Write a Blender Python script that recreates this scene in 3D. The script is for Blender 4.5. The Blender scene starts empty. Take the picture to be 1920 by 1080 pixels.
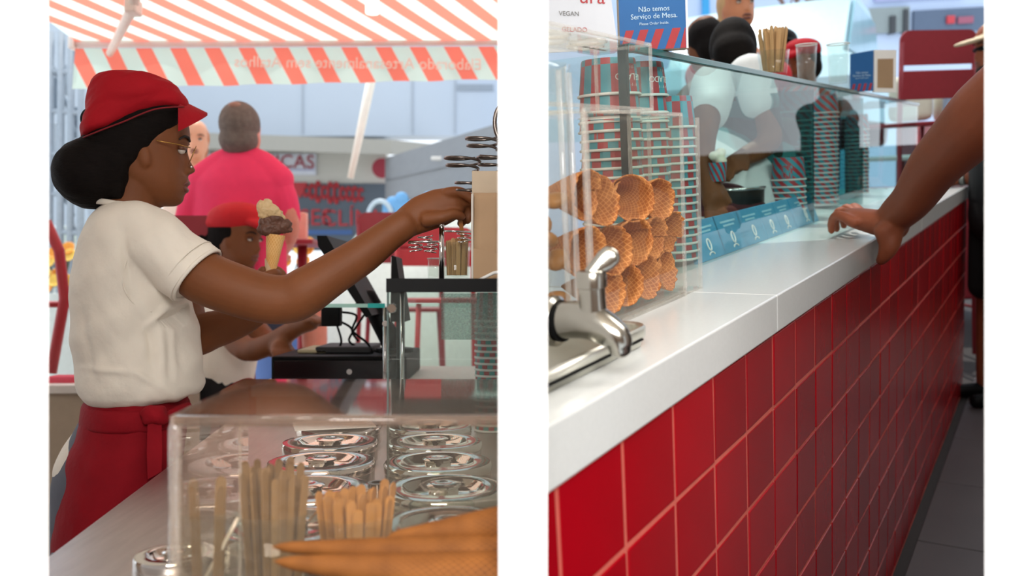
import bpy, bmesh, math, random
import numpy as np
from mathutils import Vector, Matrix, noise
random.seed(7)
PI = math.pi
S = bpy.context.scene
COL = S.collection
F = 1600.0            # focal length in pixels of the 1920 px frame
ZC = 1.27             # camera height
# ------------------------------------------------------------------ camera
cam = bpy.data.cameras.new('camera'); cam_o = bpy.data.objects.new('camera', cam); COL.objects.link(cam_o)
cam_o.location = (0, 0, ZC); cam_o.rotation_euler = (PI/2, 0, 0)
cam.sensor_width = 36; cam.lens = 36*F/1920; cam.clip_start = .02; cam.clip_end = 200
cam.dof.use_dof = True; cam.dof.focus_distance = 1.6; cam.dof.aperture_fstop = 3.6
S.camera = cam_o
# ------------------------------------------------------------------ world, sun, added fill lights, exposure
S.view_settings.view_transform = 'Standard'; S.view_settings.look = 'None'
S.view_settings.gamma = 1; S.view_settings.use_curve_mapping = False
S.view_settings.exposure = 0.0
try:
    S.cycles.use_denoising = True
    S.cycles.transparent_max_bounces = 24; S.cycles.max_bounces = 10
    S.cycles.sample_clamp_indirect = 6
except Exception: pass
w = bpy.data.worlds.new('sky'); S.world = w; w.use_nodes = True
bg = w.node_tree.nodes['Background']; bg.inputs[0].default_value = (.86, .93, 1, 1); bg.inputs[1].default_value = 1.6
def light(name, kind, loc, energy, color=(1, 1, 1), to=None, **kw):
    l = bpy.data.lights.new(name, kind); l.energy = energy; l.color = color
    for k, v in kw.items(): setattr(l, k, v)
    o = bpy.data.objects.new(name, l); COL.objects.link(o); o.location = loc
    if to is not None:
        o.rotation_euler = (Vector(to)-Vector(loc)).to_track_quat('-Z', 'Y').to_euler()
    return o
light('sun', 'SUN', (0, 6, 8), 3.2, (1, .95, .87), to=(.9, 3.2, 0), angle=.01)
light('ceiling_fill_1', 'AREA', (-1.6, .5, 2.66), 36, (1, .91, .80), to=(-1.2, 1.1, 0), shape='RECTANGLE', size=1.2, size_y=.5)  # unseen area light, added to brighten the left interior
light('ceiling_fill_2', 'AREA', (1.3, 1.0, 2.66), 22, (1, .97, .93), to=(1.1, 1.6, 0), shape='RECTANGLE', size=1.2, size_y=.5)  # unseen area light, added to brighten the right-hand counter
light('front_fill', 'AREA', (0, -1.1, 2.2), 88, (1, .985, .96), to=(0, .8, 1.2), shape='RECTANGLE', size=1.8, size_y=.7)  # unseen soft light behind the camera, added to whiten the wall ends

# ------------------------------------------------------------------ materials (procedural)
def lin(c):
    if isinstance(c, str):
        c = c.lstrip('#'); c = [int(c[i:i+2], 16)/255 for i in (0, 2, 4)]
    return tuple(x/12.92 if x <= .04045 else ((x+.055)/1.055)**2.4 for x in c)
MATS = {}
def mat(name, c, rough=.5, metal=0, var=.06, scale=30, bump=0, bscale=None, spec=.5, sss=0, coat=0, trans=0, stretch=None):
    """Principled with a noise-driven tint and optional bump."""
    if name in MATS: return MATS[name]
    m = bpy.data.materials.new(name); m.use_nodes = True; nt = m.node_tree; N = nt.nodes; L = nt.links
    p = N['Principled BSDF']; col = lin(c)
    tc = N.new('ShaderNodeTexCoord'); mp = N.new('ShaderNodeMapping'); L.new(tc.outputs['Object'], mp.inputs[0])
    if stretch: mp.inputs['Scale'].default_value = stretch
    nz = N.new('ShaderNodeTexNoise'); nz.inputs['Scale'].default_value = scale; nz.inputs['Detail'].default_value = 4
    L.new(mp.outputs[0], nz.inputs['Vector'])
    mx = N.new('ShaderNodeMix'); mx.data_type = 'RGBA'
    mx.inputs[6].default_value = tuple(max(0, x*(1-var*1.6)) for x in col)+(1,)
    mx.inputs[7].default_value = tuple(min(1, x*(1+var*1.6)) for x in col)+(1,)
    L.new(nz.outputs['Fac'], mx.inputs[0]); L.new(mx.outputs[2], p.inputs['Base Color'])
    p.inputs['Roughness'].default_value = rough; p.inputs['Metallic'].default_value = metal
    p.inputs['Specular IOR Level'].default_value = spec
    if sss:
        p.inputs['Subsurface Weight'].default_value = sss; p.inputs['Subsurface Radius'].default_value = (.02, .008, .004); p.inputs['Subsurface Scale'].default_value = .3
    if coat: p.inputs['Coat Weight'].default_value = coat; p.inputs['Coat Roughness'].default_value = .05
    if bump:
        b = N.new('ShaderNodeBump'); b.inputs['Strength'].default_value = bump; b.inputs['Distance'].default_value = .01
        n2 = N.new('ShaderNodeTexNoise'); n2.inputs['Scale'].default_value = bscale or scale; n2.inputs['Detail'].default_value = 5
        L.new(mp.outputs[0], n2.inputs['Vector']); L.new(n2.outputs['Fac'], b.inputs['Height']); L.new(b.outputs[0], p.inputs['Normal'])
    MATS[name] = m; return m
def glass(name, tint='#ffffff', ior=1.45, rough=0.0, milk=0.0, milkc='#ffffff', gain=1.0):
    """clear sheet: transparent + fresnel gloss (+ a little milky diffuse)"""
    if name in MATS: return MATS[name]
    m = bpy.data.materials.new(name); m.use_nodes = True; nt = m.node_tree; N = nt.nodes; L = nt.links
    N.remove(N['Principled BSDF']); out = N['Material Output']
    t = N.new('ShaderNodeBsdfTransparent'); t.inputs[0].default_value = lin(tint)+(1,)
    g = N.new('ShaderNodeBsdfGlossy'); g.inputs['Roughness'].default_value = rough; g.inputs[0].default_value = (1, 1, 1, 1)
    fr = N.new('ShaderNodeFresnel'); fr.inputs[0].default_value = ior
    ge = N.new('ShaderNodeNewGeometry'); bf = N.new('ShaderNodeMath'); bf.operation = 'MULTIPLY_ADD'; bf.inputs[1].default_value = -gain; bf.inputs[2].default_value = gain; L.new(ge.outputs['Backfacing'], bf.inputs[0])   # one reflecting surface per sheet, no false total reflection on its far side
    ml = N.new('ShaderNodeMath'); ml.operation = 'MULTIPLY'; L.new(bf.outputs[0], ml.inputs[1]); L.new(fr.outputs[0], ml.inputs[0])
    mx = N.new('ShaderNodeMixShader'); L.new(ml.outputs[0], mx.inputs[0])
    last = t.outputs[0]
    if milk:
        d = N.new('ShaderNodeBsdfDiffuse'); d.inputs[0].default_value = lin(milkc)+(1,)
        tr = N.new('ShaderNodeBsdfTranslucent'); tr.inputs[0].default_value = lin(milkc)+(1,)
        dm = N.new('ShaderNodeMixShader'); dm.inputs[0].default_value = .5; L.new(d.outputs[0], dm.inputs[1]); L.new(tr.outputs[0], dm.inputs[2])
        nz = N.new('ShaderNodeTexNoise'); nz.inputs['Scale'].default_value = 25
        nm = N.new('ShaderNodeMath'); nm.operation = 'MULTIPLY'; nm.inputs[1].default_value = milk*2; L.new(nz.outputs['Fac'], nm.inputs[0])
        m2 = N.new('ShaderNodeMixShader'); L.new(nm.outputs[0], m2.inputs[0]); L.new(last, m2.inputs[1]); L.new(dm.outputs[0], m2.inputs[2]); last = m2.outputs[0]
    L.new(last, mx.inputs[1]); L.new(g.outputs[0], mx.inputs[2]); L.new(mx.outputs[0], out.inputs[0])
    MATS[name] = m; return m
def nodes_mat(name, rough=.5, spec=.5):
    m = bpy.data.materials.new(name); m.use_nodes = True; nt = m.node_tree
    p = nt.nodes['Principled BSDF']; p.inputs['Roughness'].default_value = rough; p.inputs['Specular IOR Level'].default_value = spec
    MATS[name] = m
    return m, nt.nodes, nt.links, p
def math_node(N, L, op, a, b=None, c=None):
    n = N.new('ShaderNodeMath'); n.operation = op
    for i, v in enumerate((a, b, c)):
        if v is None: continue
        if isinstance(v, (int, float)): n.inputs[i].default_value = v
        else: L.new(v, n.inputs[i])
    return n.outputs[0]
def stripe_angular(name, c1, c2, n, skew=0, band=None, rough=.45):
    """stripes round the local Z axis; above/below `band` the colours swap (checker ring)"""
    m, N, L, p = nodes_mat(name, rough)
    tc = N.new('ShaderNodeTexCoord'); sx = N.new('ShaderNodeSeparateXYZ'); L.new(tc.outputs['Object'], sx.inputs[0])
    a = math_node(N, L, 'ARCTAN2', sx.outputs[1], sx.outputs[0])
    a = math_node(N, L, 'MULTIPLY', a, n/(2*PI))
    if skew: a = math_node(N, L, 'MULTIPLY_ADD', sx.outputs[2], skew, a)
    a = math_node(N, L, 'ADD', a, 100.0)
    if band is not None:
        k = math_node(N, L, 'GREATER_THAN', sx.outputs[2], band); k = math_node(N, L, 'MULTIPLY', k, .5); a = math_node(N, L, 'ADD', a, k)
    fr = math_node(N, L, 'FRACT', a); st = math_node(N, L, 'LESS_THAN', fr, .5)
    mx = N.new('ShaderNodeMix'); mx.data_type = 'RGBA'; mx.inputs[6].default_value = lin(c1)+(1,); mx.inputs[7].default_value = lin(c2)+(1,)
    L.new(st, mx.inputs[0]); L.new(mx.outputs[2], p.inputs['Base Color']); return m
def waffle_mat(name, c1, c2, n=26, mlen=60, rough=.75):
    """baked waffle: diagonal embossed grid in UV space"""
    m, N, L, p = nodes_mat(name, rough, .25)
    tc = N.new('ShaderNodeTexCoord'); sx = N.new('ShaderNodeSeparateXYZ'); L.new(tc.outputs['UV'], sx.inputs[0])
    hs = []
    for s in (1, -1):
        a = math_node(N, L, 'MULTIPLY', sx.outputs[0], n*s); a = math_node(N, L, 'MULTIPLY_ADD', sx.outputs[1], mlen, a)
        a = math_node(N, L, 'ADD', a, 200); a = math_node(N, L, 'FRACT', a); a = math_node(N, L, 'SUBTRACT', a, .5); a = math_node(N, L, 'ABSOLUTE', a)
        hs.append(math_node(N, L, 'SMOOTHSTEP' if False else 'LESS_THAN', a, .1))
    h = math_node(N, L, 'MAXIMUM', hs[0], hs[1])
    nz = N.new('ShaderNodeTexNoise'); nz.inputs['Scale'].default_value = 35; L.new(tc.outputs['Object'], nz.inputs['Vector'])
    k = math_node(N, L, 'MULTIPLY_ADD', h, .5, math_node(N, L, 'MULTIPLY_ADD', nz.outputs['Fac'], .9, -.15))
    mx = N.new('ShaderNodeMix'); mx.data_type = 'RGBA'; mx.inputs[6].default_value = lin(c1)+(1,); mx.inputs[7].default_value = lin(c2)+(1,)
    L.new(k, mx.inputs[0]); L.new(mx.outputs[2], p.inputs['Base Color'])
    b = N.new('ShaderNodeBump'); b.inputs['Strength'].default_value = .5; b.inputs['Distance'].default_value = .002; L.new(h, b.inputs['Height']); L.new(b.outputs[0], p.inputs['Normal'])
    return m

# ------------------------------------------------------------------ geometry helpers
def at(px, py, d): return Vector(((px-960)/F*d, d, ZC+(540-py)/F*d))
UP = Vector((-630, -1690, 11500)).normalized()
GA = Vector((1030, 1600, 290)); GA = (GA-UP*GA.dot(UP)).normalized()
NA = GA.cross(UP).normalized()
P0 = at(1026, 795, .82)
XR = Matrix(((NA.x, GA.x, UP.x, P0.x), (NA.y, GA.y, UP.y, P0.y), (NA.z, GA.z, UP.z, P0.z), (0, 0, 0, 1)))
XRI = XR.inverted()
def rp(px, py, d): return XRI @ at(px, py, d)          # point of the right-hand place, in the counter's own frame (across, along, up)
PLACE = 'L'; TOPS = {'L': [], 'R': []}

class MB:
    """collects shapes into one mesh"""
    def __init__(s): s.v = []; s.f = []; s.uv = {}
    def add(s, vs, fs, uvs=None):
        o = len(s.v); s.v += [Vector(v) for v in vs]; s.f += [tuple(i+o for i in f) for f in fs]
        if uvs:
            for i, q in enumerate(uvs): s.uv[i+o] = q
        return s
    def box(s, c, size, bev=0, rz=0, m=None):
        bm = bmesh.new(); bmesh.ops.create_cube(bm, size=1)
        for v in bm.verts: v.co = Vector((v.co.x*size[0], v.co.y*size[1], v.co.z*size[2]))
        if bev: bmesh.ops.bevel(bm, geom=list(bm.edges), offset=min(bev, min(size)*.45), segments=2, affect='EDGES', profile=.5)
        R = (m if m else Matrix.Rotation(rz, 4, 'Z'))
        for v in bm.verts: v.co = R @ v.co + Vector(c)
        bm.verts.index_update()
        s.add([v.co.copy() for v in bm.verts], [[v.index for v in f.verts] for f in bm.faces]); bm.free(); return s
    def span(s, a, b, bev=0):
        a = Vector(a); b = Vector(b); return s.box((a+b)/2, [abs(x) for x in (b-a)], bev)
    def lathe(s, prof, seg=24, c=(0, 0, 0), m=None, cap=True, uvscale=None):
        vs = []; fs = []; c = Vector(c); n = len(prof); uvs = []
        for i in range(seg):
            t = 2*PI*i/seg
            for j, (r, z) in enumerate(prof):
                p = Vector((r*math.cos(t), r*math.sin(t), z)); vs.append((m @ p if m else p)+c)
        for i in range(seg):
            k = (i+1) % seg
            for j in range(n-1): fs.append((i*n+j, k*n+j, k*n+j+1, i*n+j+1))
        if cap:
            if prof[0][0] > 1e-6: fs.append(tuple(i*n for i in range(seg))[::-1])
            if prof[-1][0] > 1e-6: fs.append(tuple(i*n+n-1 for i in range(seg)))
        return s.add(vs, fs)
    def tube(s, pts, rad, seg=10, closed=False, ref=None, cap=True):
        """rad: number, or list of numbers / (ra, rb) pairs; rb is measured along ref"""
        pts = [Vector(p) for p in pts]; n = len(pts)
        if not isinstance(rad, (list,)): rad = [rad]*n
        vs = []; fs = []; u = None
        for i, p in enumerate(pts):
            if closed: d = pts[(i+1) % n]-pts[i-1]
            else: d = pts[min(i+1, n-1)]-pts[max(i-1, 0)]
            d.normalize()
            if ref is not None: u = Vector(ref)-d*Vector(ref).dot(d)
            elif u is None: u = d.orthogonal()
            else: u = u-d*u.dot(d)
            if u.length < 1e-6: u = d.orthogonal()
            u.normalize(); w_ = d.cross(u); r = rad[i]; ra, rb = (r if isinstance(r, (tuple, list)) else (r, r))
            for k in range(seg):
                t = 2*PI*k/seg; vs.append(p+w_*ra*math.cos(t)+u*rb*math.sin(t))
        m = n if closed else n-1
        for i in range(m):
            j = (i+1) % n
            for k in range(seg):
                l = (k+1) % seg; fs.append((i*seg+k, i*seg+l, j*seg+l, j*seg+k))
        if not closed and cap:
            fs.append(tuple(range(seg))[::-1]); fs.append(tuple((n-1)*seg+k for k in range(seg)))
        return s.add(vs, fs)
    def limb(s, pts, rad, seg=16, ref=None, n=6):
        """smooth tapered limb with rounded ends"""
        P, R = spline(pts, rad, n)
        def rr(r, k): return tuple(x*k for x in r) if isinstance(r, (tuple, list)) else r*k
        def mx(r): return max(r) if isinstance(r, (tuple, list)) else r
        d0 = (P[0]-P[1]).normalized(); d1 = (P[-1]-P[-2]).normalized()
        A = [(P[0]+d0*mx(R[0])*math.sin(a)*.8, rr(R[0], math.cos(a))) for a in (1.45, 1.1, .7, .35)]
        B = [(P[-1]+d1*mx(R[-1])*math.sin(a)*.8, rr(R[-1], math.cos(a))) for a in (.35, .7, 1.1, 1.45)]
        return s.tube([a[0] for a in A]+P+[b[0] for b in B], [a[1] for a in A]+R+[b[1] for b in B], seg, ref=ref)
    def ell(s, c, r, m=None, seg=20, rings=12):
        prof = [(math.sin(PI*i/rings), -math.cos(PI*i/rings)) for i in range(rings+1)]
        vs = []; fs = []; c = Vector(c); ids = {}
        for j, (q, z) in enumerate(prof):
            for i in range(1 if q < 1e-6 else seg):
                t = 2*PI*i/seg; p = Vector((q*math.cos(t)*r[0], q*math.sin(t)*r[1], z*r[2])); ids[(j, i)] = len(vs); vs.append((m @ p if m else p)+c)
        for j in range(rings):
            for i in range(seg):
                a = ids[(j, i if j > 0 else 0)]; b = ids[(j, (i+1) % seg if j > 0 else 0)]
                c2 = ids[(j+1, (i+1) % seg if j+1 < rings else 0)]; d = ids[(j+1, i if j+1 < rings else 0)]
                f = []
                for x in (a, b, c2, d):
                    if x not in f: f.append(x)
                fs.append(tuple(f))
        return s.add(vs, fs)
    def rings(s, R, cap=True, closed=True):
        """loft through rings of equal point count"""
        n = len(R[0]); vs = [p for r in R for p in r]; fs = []
        for j in range(len(R)-1):
            for i in range(n if closed else n-1):
                k = (i+1) % n; fs.append((j*n+i, j*n+k, (j+1)*n+k, (j+1)*n+i))
        if cap and closed: fs.append(tuple(range(n))[::-1]); fs.append(tuple((len(R)-1)*n+i for i in range(n)))
        return s.add(vs, fs)
    def prism(s, outline, o, ux, uy, depth):
        """flat outline (2-D) extruded along ux x uy by depth (centred)"""
        ux = Vector(ux).normalized(); uy = Vector(uy).normalized(); w_ = ux.cross(uy); o = Vector(o); n = len(outline)
        vs = [o+ux*a+uy*b-w_*depth/2 for a, b in outline]+[o+ux*a+uy*b+w_*depth/2 for a, b in outline]
        fs = [tuple(range(n))[::-1], tuple(range(n, 2*n))]+[(i, (i+1) % n, n+(i+1) % n, n+i) for i in range(n)]
        return s.add(vs, fs)
    def mesh(s, name, m=None, smooth=False):
        me = bpy.data.meshes.new(name); me.from_pydata([tuple(v) for v in s.v], [], s.f)
        bm = bmesh.new(); bm.from_mesh(me); bmesh.ops.recalc_face_normals(bm, faces=bm.faces); bm.to_mesh(me); bm.free()
        if s.uv:
            ul = me.uv_layers.new(name='UVMap')
            for lp in me.loops: ul.data[lp.index].uv = s.uv.get(lp.vertex_index, (0, 0))
        if m: me.materials.append(m)
        if smooth:
            me.polygons.foreach_set('use_smooth', [True]*len(me.polygons))
            if smooth == 'auto':
                try: me.set_sharp_from_angle(angle=math.radians(38))
                except Exception: pass
        me.update(); return me
    def build(s, name, m, parent=None, smooth=False, kind=None):
        return link(name, s.mesh(name, m, smooth), parent, kind)
def spline(pts, rad, n=6):
    P = [Vector(p) for p in pts]
    R = rad if isinstance(rad, list) else [rad]*len(P)
    R = [tuple(r) if isinstance(r, (tuple, list)) else r for r in R]
    def cr(a, b, c, d, t): return .5*((2*b)+(c-a)*t+(2*a-5*b+4*c-d)*t*t+(-a+3*b-3*c+d)*t**3)
    out = []; ro = []
    for i in range(len(P)-1):
        a, b, c, d = P[max(i-1, 0)], P[i], P[i+1], P[min(i+2, len(P)-1)]
        for k in range(n):
            t = k/n; out.append(cr(a, b, c, d, t))
            if isinstance(R[i], tuple) or isinstance(R[i+1], tuple):
                q0 = R[i] if isinstance(R[i], tuple) else (R[i],)*2; q1 = R[i+1] if isinstance(R[i+1], tuple) else (R[i+1],)*2
                ro.append((q0[0]*(1-t)+q1[0]*t, q0[1]*(1-t)+q1[1]*t))
            else: ro.append(R[i]*(1-t)+R[i+1]*t)
    out.append(P[-1]); ro.append(R[-1]); return out, ro
def link(name, me, parent=None, kind=None):
    o = bpy.data.objects.new(name, me); COL.objects.link(o)
    if parent is not None: o.parent = parent
    else: TOPS[PLACE].append(o)
    if kind: o['kind'] = kind
    return o
def thing(name, label, cat, loc=(0, 0, 0), rz=0, group=None):
    o = bpy.data.objects.new(name, None); COL.objects.link(o); o.location = loc; o.rotation_euler = (0, 0, rz); o.empty_display_size = .05
    o['label'] = label; o['category'] = cat
    if group: o['group'] = group
    TOPS[PLACE].append(o); return o
def tag(o, label, cat, group=None):
    o['label'] = label; o['category'] = cat
    if group: o['group'] = group
    return o
def dup(root, loc, rz=None, label=None):
    r = root.copy(); COL.objects.link(r); r.location = loc; TOPS[PLACE].append(r)
    if rz is not None: r.rotation_euler = (0, 0, rz)
    if label: r['label'] = label
    for ch in list(root.children):
        c = ch.copy(); COL.objects.link(c); c.parent = r
        for g in list(ch.children):
            d = g.copy(); COL.objects.link(d); d.parent = c
    return r
def text(name, body, size, m, parent, loc, ux, uy, depth=.0008, align='CENTER', mirror=False, squash=1.0):
    """flat lettering as a mesh on the plane (ux right, uy up)"""
    cu = bpy.data.curves.new(name, 'FONT'); cu.body = body; cu.size = size; cu.extrude = depth; cu.align_x = align; cu.align_y = 'CENTER'; cu.resolution_u = 3
    tmp = bpy.data.objects.new(name, cu); COL.objects.link(tmp); dg = bpy.context.evaluated_depsgraph_get(); dg.update()
    me = bpy.data.meshes.new_from_object(tmp.evaluated_get(dg)); bpy.data.objects.remove(tmp); bpy.data.curves.remove(cu)
    ux = Vector(ux).normalized(); uy = Vector(uy).normalized(); uz = ux.cross(uy)
    for v in me.vertices:
        x, y, z = v.co; v.co = Vector(loc)+ux*(x*squash*(-1 if mirror else 1))+uy*y+uz*z
    if mirror: me.flip_normals()
    me.materials.clear(); me.materials.append(m); return link(name, me, parent)
def solid(mb, name, m, voxel=.006, smooth=4, parent=None, folds=None, sub=False):
    """fuse overlapping closed shapes into one continuous smooth skin"""
    me = mb.mesh(name); tmp = bpy.data.objects.new(name, me); COL.objects.link(tmp)
    r = tmp.modifiers.new('r', 'REMESH'); r.mode = 'VOXEL'; r.voxel_size = voxel
    if smooth:
        s_ = tmp.modifiers.new('s', 'SMOOTH'); s_.factor = .5; s_.iterations = smooth
    dg = bpy.context.evaluated_depsgraph_get(); dg.update()
    out = bpy.data.meshes.new_from_object(tmp.evaluated_get(dg)); bpy.data.objects.remove(tmp); bpy.data.meshes.remove(me)
    if folds:
        nn = [v.normal.copy() for v in out.vertices]
        for v, q in zip(out.vertices, nn): v.co = v.co+q*folds(v.co)
    out.materials.clear(); out.materials.append(m); out.polygons.foreach_set('use_smooth', [True]*len(out.polygons)); out.update()
    return link(name, out, parent)
def row_loft(mb, rows, d, seg=40, ex=2.0, sub=4, off=0, W=None, ax=None):
    """rows: (py, left px, right px, half depth m[, depth offset]) of a form seen at depth d; elliptical level sections"""
    rows = [tuple(r)+((0,) if len(r) == 4 else ()) for r in rows]
    P = np.array(rows, float); t = np.arange(len(rows)); tt = np.linspace(0, len(rows)-1, (len(rows)-1)*sub+1)
    Q = np.stack([np.interp(tt, t, P[:, k]) for k in range(5)], 1)
    if sub > 1:
        for k in range(1, 5):
            y = Q[:, k]; z = y.copy(); z[1:-1] = (y[:-2]+2*y[1:-1]+y[2:])/4; Q[:, k] = z
    R = []
    for py, xl, xr, hw, dy in Q:
        if W: a = W(xl, py, off+dy); b = W(xr, py, off+dy); e1, e2 = ax
        else: dd = d+off+dy; a = at(xl, py, dd); b = at(xr, py, dd); e1, e2 = Vector((1, 0, 0)), Vector((0, 1, 0))
        c = (a+b)/2; rx = (b-a).length/2; ring = []
        for i in range(seg):
            q = 2*PI*i/seg; cx, sy = math.cos(q), math.sin(q)
            x = math.copysign(abs(cx)**(2/ex), cx)*rx; y = math.copysign(abs(sy)**(2/ex), sy)*hw
            ring.append(c+e1*x+e2*y)
        R.append(ring)
    return mb.rings(R)

# ------------------------------------------------------------------ shared materials
WHITE = mat('white_paint', '#fbfbfb', .8, var=.01)
STEEL = mat('steel', '#c9c8c4', .16, 1, var=.05, scale=40)
CHROME = mat('chrome', '#e2e0dc', .07, 1, var=.03)
BRUSHED = mat('brushed_steel', '#cdc6c2', .36, 1, var=.1, scale=18, bump=.05, bscale=90, stretch=(6, .6, 1))
BLACK = mat('black_plastic', '#09090a', .55, var=.15, spec=.12)
REDMETAL = mat('red_lacquer', '#8f2531', .45, var=.06)
REDMETAL2 = mat('red_lacquer_bright', '#b5333b', .45, var=.06)
ACRYL = glass('clear_acrylic', '#fdfdfb', 1.42, .02, milk=.012)
ACRYL_EDGE = glass('acrylic_edge', '#fbfaf8', 1.5, .08, milk=.20, milkc='#fbf9f6')
GLASS = glass('sheet_glass', '#f2fbf9', 1.5, 0)
TEAL = mat('glass_edge_teal', '#1d5a5c', .15, var=.15, scale=8)
TEALL = mat('glass_edge_bright', '#2fb5b0', .2, var=.1)
SKIN_B = mat('skin_brown', '#764423', .6, spec=.35, var=.10, scale=14, sss=.12, bump=.03, bscale=160)
SKIN_T = mat('skin_tan', '#8b4a2f', .6, spec=.35, var=.10, scale=14, sss=.12, bump=.03, bscale=160)
SKIN_P = mat('skin_pale', '#c98a6c', .5, var=.06, scale=14, sss=.12)
HAIR_K = mat('hair_black', '#120d0b', .8, spec=.12, var=.4, scale=60, bump=.25, bscale=120, stretch=(1, 1, 5))
TEE = mat('white_cotton', '#e6ded0', .85, var=.03, bump=.12, bscale=60)
RED_CAP = mat('red_cap_cotton', '#a50f1d', .8, var=.10, scale=20, bump=.15, bscale=90, spec=.2)
RED_C = mat('red_cotton', '#8a0c1a', .85, spec=.2, var=.10, scale=20, bump=.15, bscale=90)
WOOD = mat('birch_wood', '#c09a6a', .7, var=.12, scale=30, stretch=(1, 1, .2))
WOOD_D = mat('birch_wood_dark', '#8a6f4a', .7, var=.12, scale=30, stretch=(1, 1, .2))  # browner birch for the foreground sticks
PAPER = mat('white_paper', '#eeeae4', .8, var=.02)
BLUE = mat('blue_print', '#0b5a97', .6, var=.03)
CARD_B = mat('cyan_card', '#3a93b8', .55, var=.06)
RED_P = mat('red_print', '#a4262c', .6, var=.05)
KRAFT = mat('kraft_paper', '#a58768', .85, var=.07, scale=12, bump=.1)
WAFFLE = waffle_mat('waffle', '#8f4a20', '#d39458', 24, 11)
WAFFLE_P = waffle_mat('waffle_pale', '#cf9248', '#ecc488', 18, 13)

# ------------------------------------------------------------------ the shop shell and the white wall ends in front
def wall_piece(name, P):
    a = MB(); n = len(P); a.add([(x, y, 0) for x, y in P]+[(x, y, 2.7) for x, y in P], [(3, 2, 1, 0), (4, 5, 6, 7), (0, 1, 5, 4), (1, 2, 6, 5), (2, 3, 7, 6), (3, 0, 4, 7)]); return a.build(name, WHITE, kind='structure')
def wx(px, d): return at(px, 0, d).x
wall_piece('wall_left', [(-2.2, .76), (wx(90, .76), .76), (wx(84, .78), .78), (-2.2, .78)])
wall_piece('wall_center', [(wx(935, .76), .76), (wx(1026, .76), .76), (wx(1020, .78), .78), (wx(941, .78), .78)])
wall_piece('wall_right', [(wx(1847, .76), .76), (2.2, .76), (2.2, .78), (wx(1853, .78), .78)])
b = MB()   # party wall running back between the two places
for zz in (0,):
    q = [(at(948, 0, .781).x, .781), (at(1014, 0, .781).x, .781), (at(1010, 0, 11).x, 11), (at(952, 0, 11).x, 11)]
    b.add([(x, y, 0) for x, y in q]+[(x, y, 6) for x, y in q], [(3, 2, 1, 0), (4, 5, 6, 7), (0, 1, 5, 4), (1, 2, 6, 5), (2, 3, 7, 6), (3, 0, 4, 7)])
b.build('wall_party', WHITE, kind='structure')
CEIL = mat('ceiling_paint', '#cfc3b4', .9, var=.02)
a = MB(); a.span((-3.6, -2.2, 2.72), (3.6, 2.75, 2.9)); a.build('ceiling', CEIL, kind='structure')
WARM = mat('warm_plaster', '#8d7462', .9, var=.05)
a = MB(); a.span((-3.6, -2.3, 0), (3.6, -2.2, 2.9)); a.build('wall_back', WARM, kind='structure')
a = MB(); a.span((-3.7, -2.3, 0), (-3.6, 2.0, 2.9)); a.build('wall_side', WARM, kind='structure')
# ------------------------------------------------------------------ people: heads, hands
HEAD = [  # level, mid-line front, cheek-side front, back, half width (units of 1/889 m in a profile view; widths in m)
 (168, 290, 290, 225, .020), (175, 318, 318, 198, .045), (190, 340, 340, 178, .060), (210, 353, 352, 166, .070), (237, 358, 356, 161, .0745), (252, 359.5, 357, 162, .0755),
 (260, 359, 356, 163, .0755), (268, 356, 352.5, 164, .075), (277, 353.5, 349, 166, .0745), (287, 356, 347.5, 169, .074), (297, 359.5, 346.5, 173, .0735), (306, 365.5, 346, 178, .0725),
 (312, 369.5, 346, 182, .072), (317, 369.5, 346, 185, .071), (321, 363, 346.5, 188, .070), (324, 355.5, 347, 192, .069), (330, 355, 347, 200, .068), (335, 357.5, 347, 206, .066),
 (339, 359.5, 346.5, 212, .065), (343, 357.5, 346, 220, .063), (346, 351, 345, 226, .062), (349, 354, 344, 232, .060), (354, 355, 343, 238, .058), (359, 351.5, 342, 244, .055),
 (364, 347.5, 340, 250, .051), (370, 347, 337, 258, .046), (376, 344.5, 332, 266, .039), (381, 339, 325, 276, .030), (385, 330, 316, 290, .016)]
def head(mb, M, k=1.0, male=False):
    P = np.array(HEAD, float); tt = np.linspace(0, len(HEAD)-1, (len(HEAD)-1)*3+1); Q = np.stack([np.interp(tt, np.arange(len(HEAD)), P[:, j]) for j in range(5)], 1)
    R = []; u = 889/k
    for py, mid, base, back, hw in Q:
        xb = (back-262)/u; xf = (base-262)/u; dm = (mid-base)/u; c = (xb+xf)/2; a = (xf-xb)/2; z = (300-py)/u; ring = []
        wb = .0145 if 283 < py < 328 else (.022 if py > 328 else .03); wb *= k
        for i in range(64):
            s = (i/64)*2-1; t = PI*math.copysign(abs(s)**1.35, s); ct, st = math.cos(t), math.sin(t)
            x = c+a*math.copysign(abs(ct)**.88, ct); y = hw*k*math.copysign(abs(st)**.88, st)
            if ct > 0: x += dm*math.exp(-(y/wb)**2)
            if ct > 0:  # eye sockets
                x -= .009*k*math.exp(-((abs(y)-.033*k)/(.014*k))**2-((py-279)/11)**2)
            ring.append(M @ Vector((x, y, z)))
        R.append(ring)
    mb.rings(R)
    for sgn in (-1, 1):   # ears
        mb.ell(M @ Vector((.008*k, sgn*.072*k, -.002*k)), (.015*k, .009*k, .024*k), m=M.to_3x3().to_4x4() @ Matrix.Rotation(-.25, 4, 'Y') @ Matrix.Rotation(sgn*.25, 4, 'Z'), seg=14, rings=8)
        # nostril wings
        mb.ell(M @ Vector(((351-262)/u, sgn*.011*k, (300-318)/u)), (.011*k, .008*k, .007*k), m=M.to_3x3().to_4x4(), seg=10, rings=6)
EYE_W = mat('eye_white', '#d9d2c8', .2, var=.02); EYE_D = mat('eye_dark', '#1c120c', .12, var=.1); LIP = mat('lips', '#6d3c30', .45, var=.05); BROW = mat('brow_hair', '#1d140f', .8, var=.2)
LIDM = mat('eyelid_brown', '#5e3520', .5)
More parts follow.
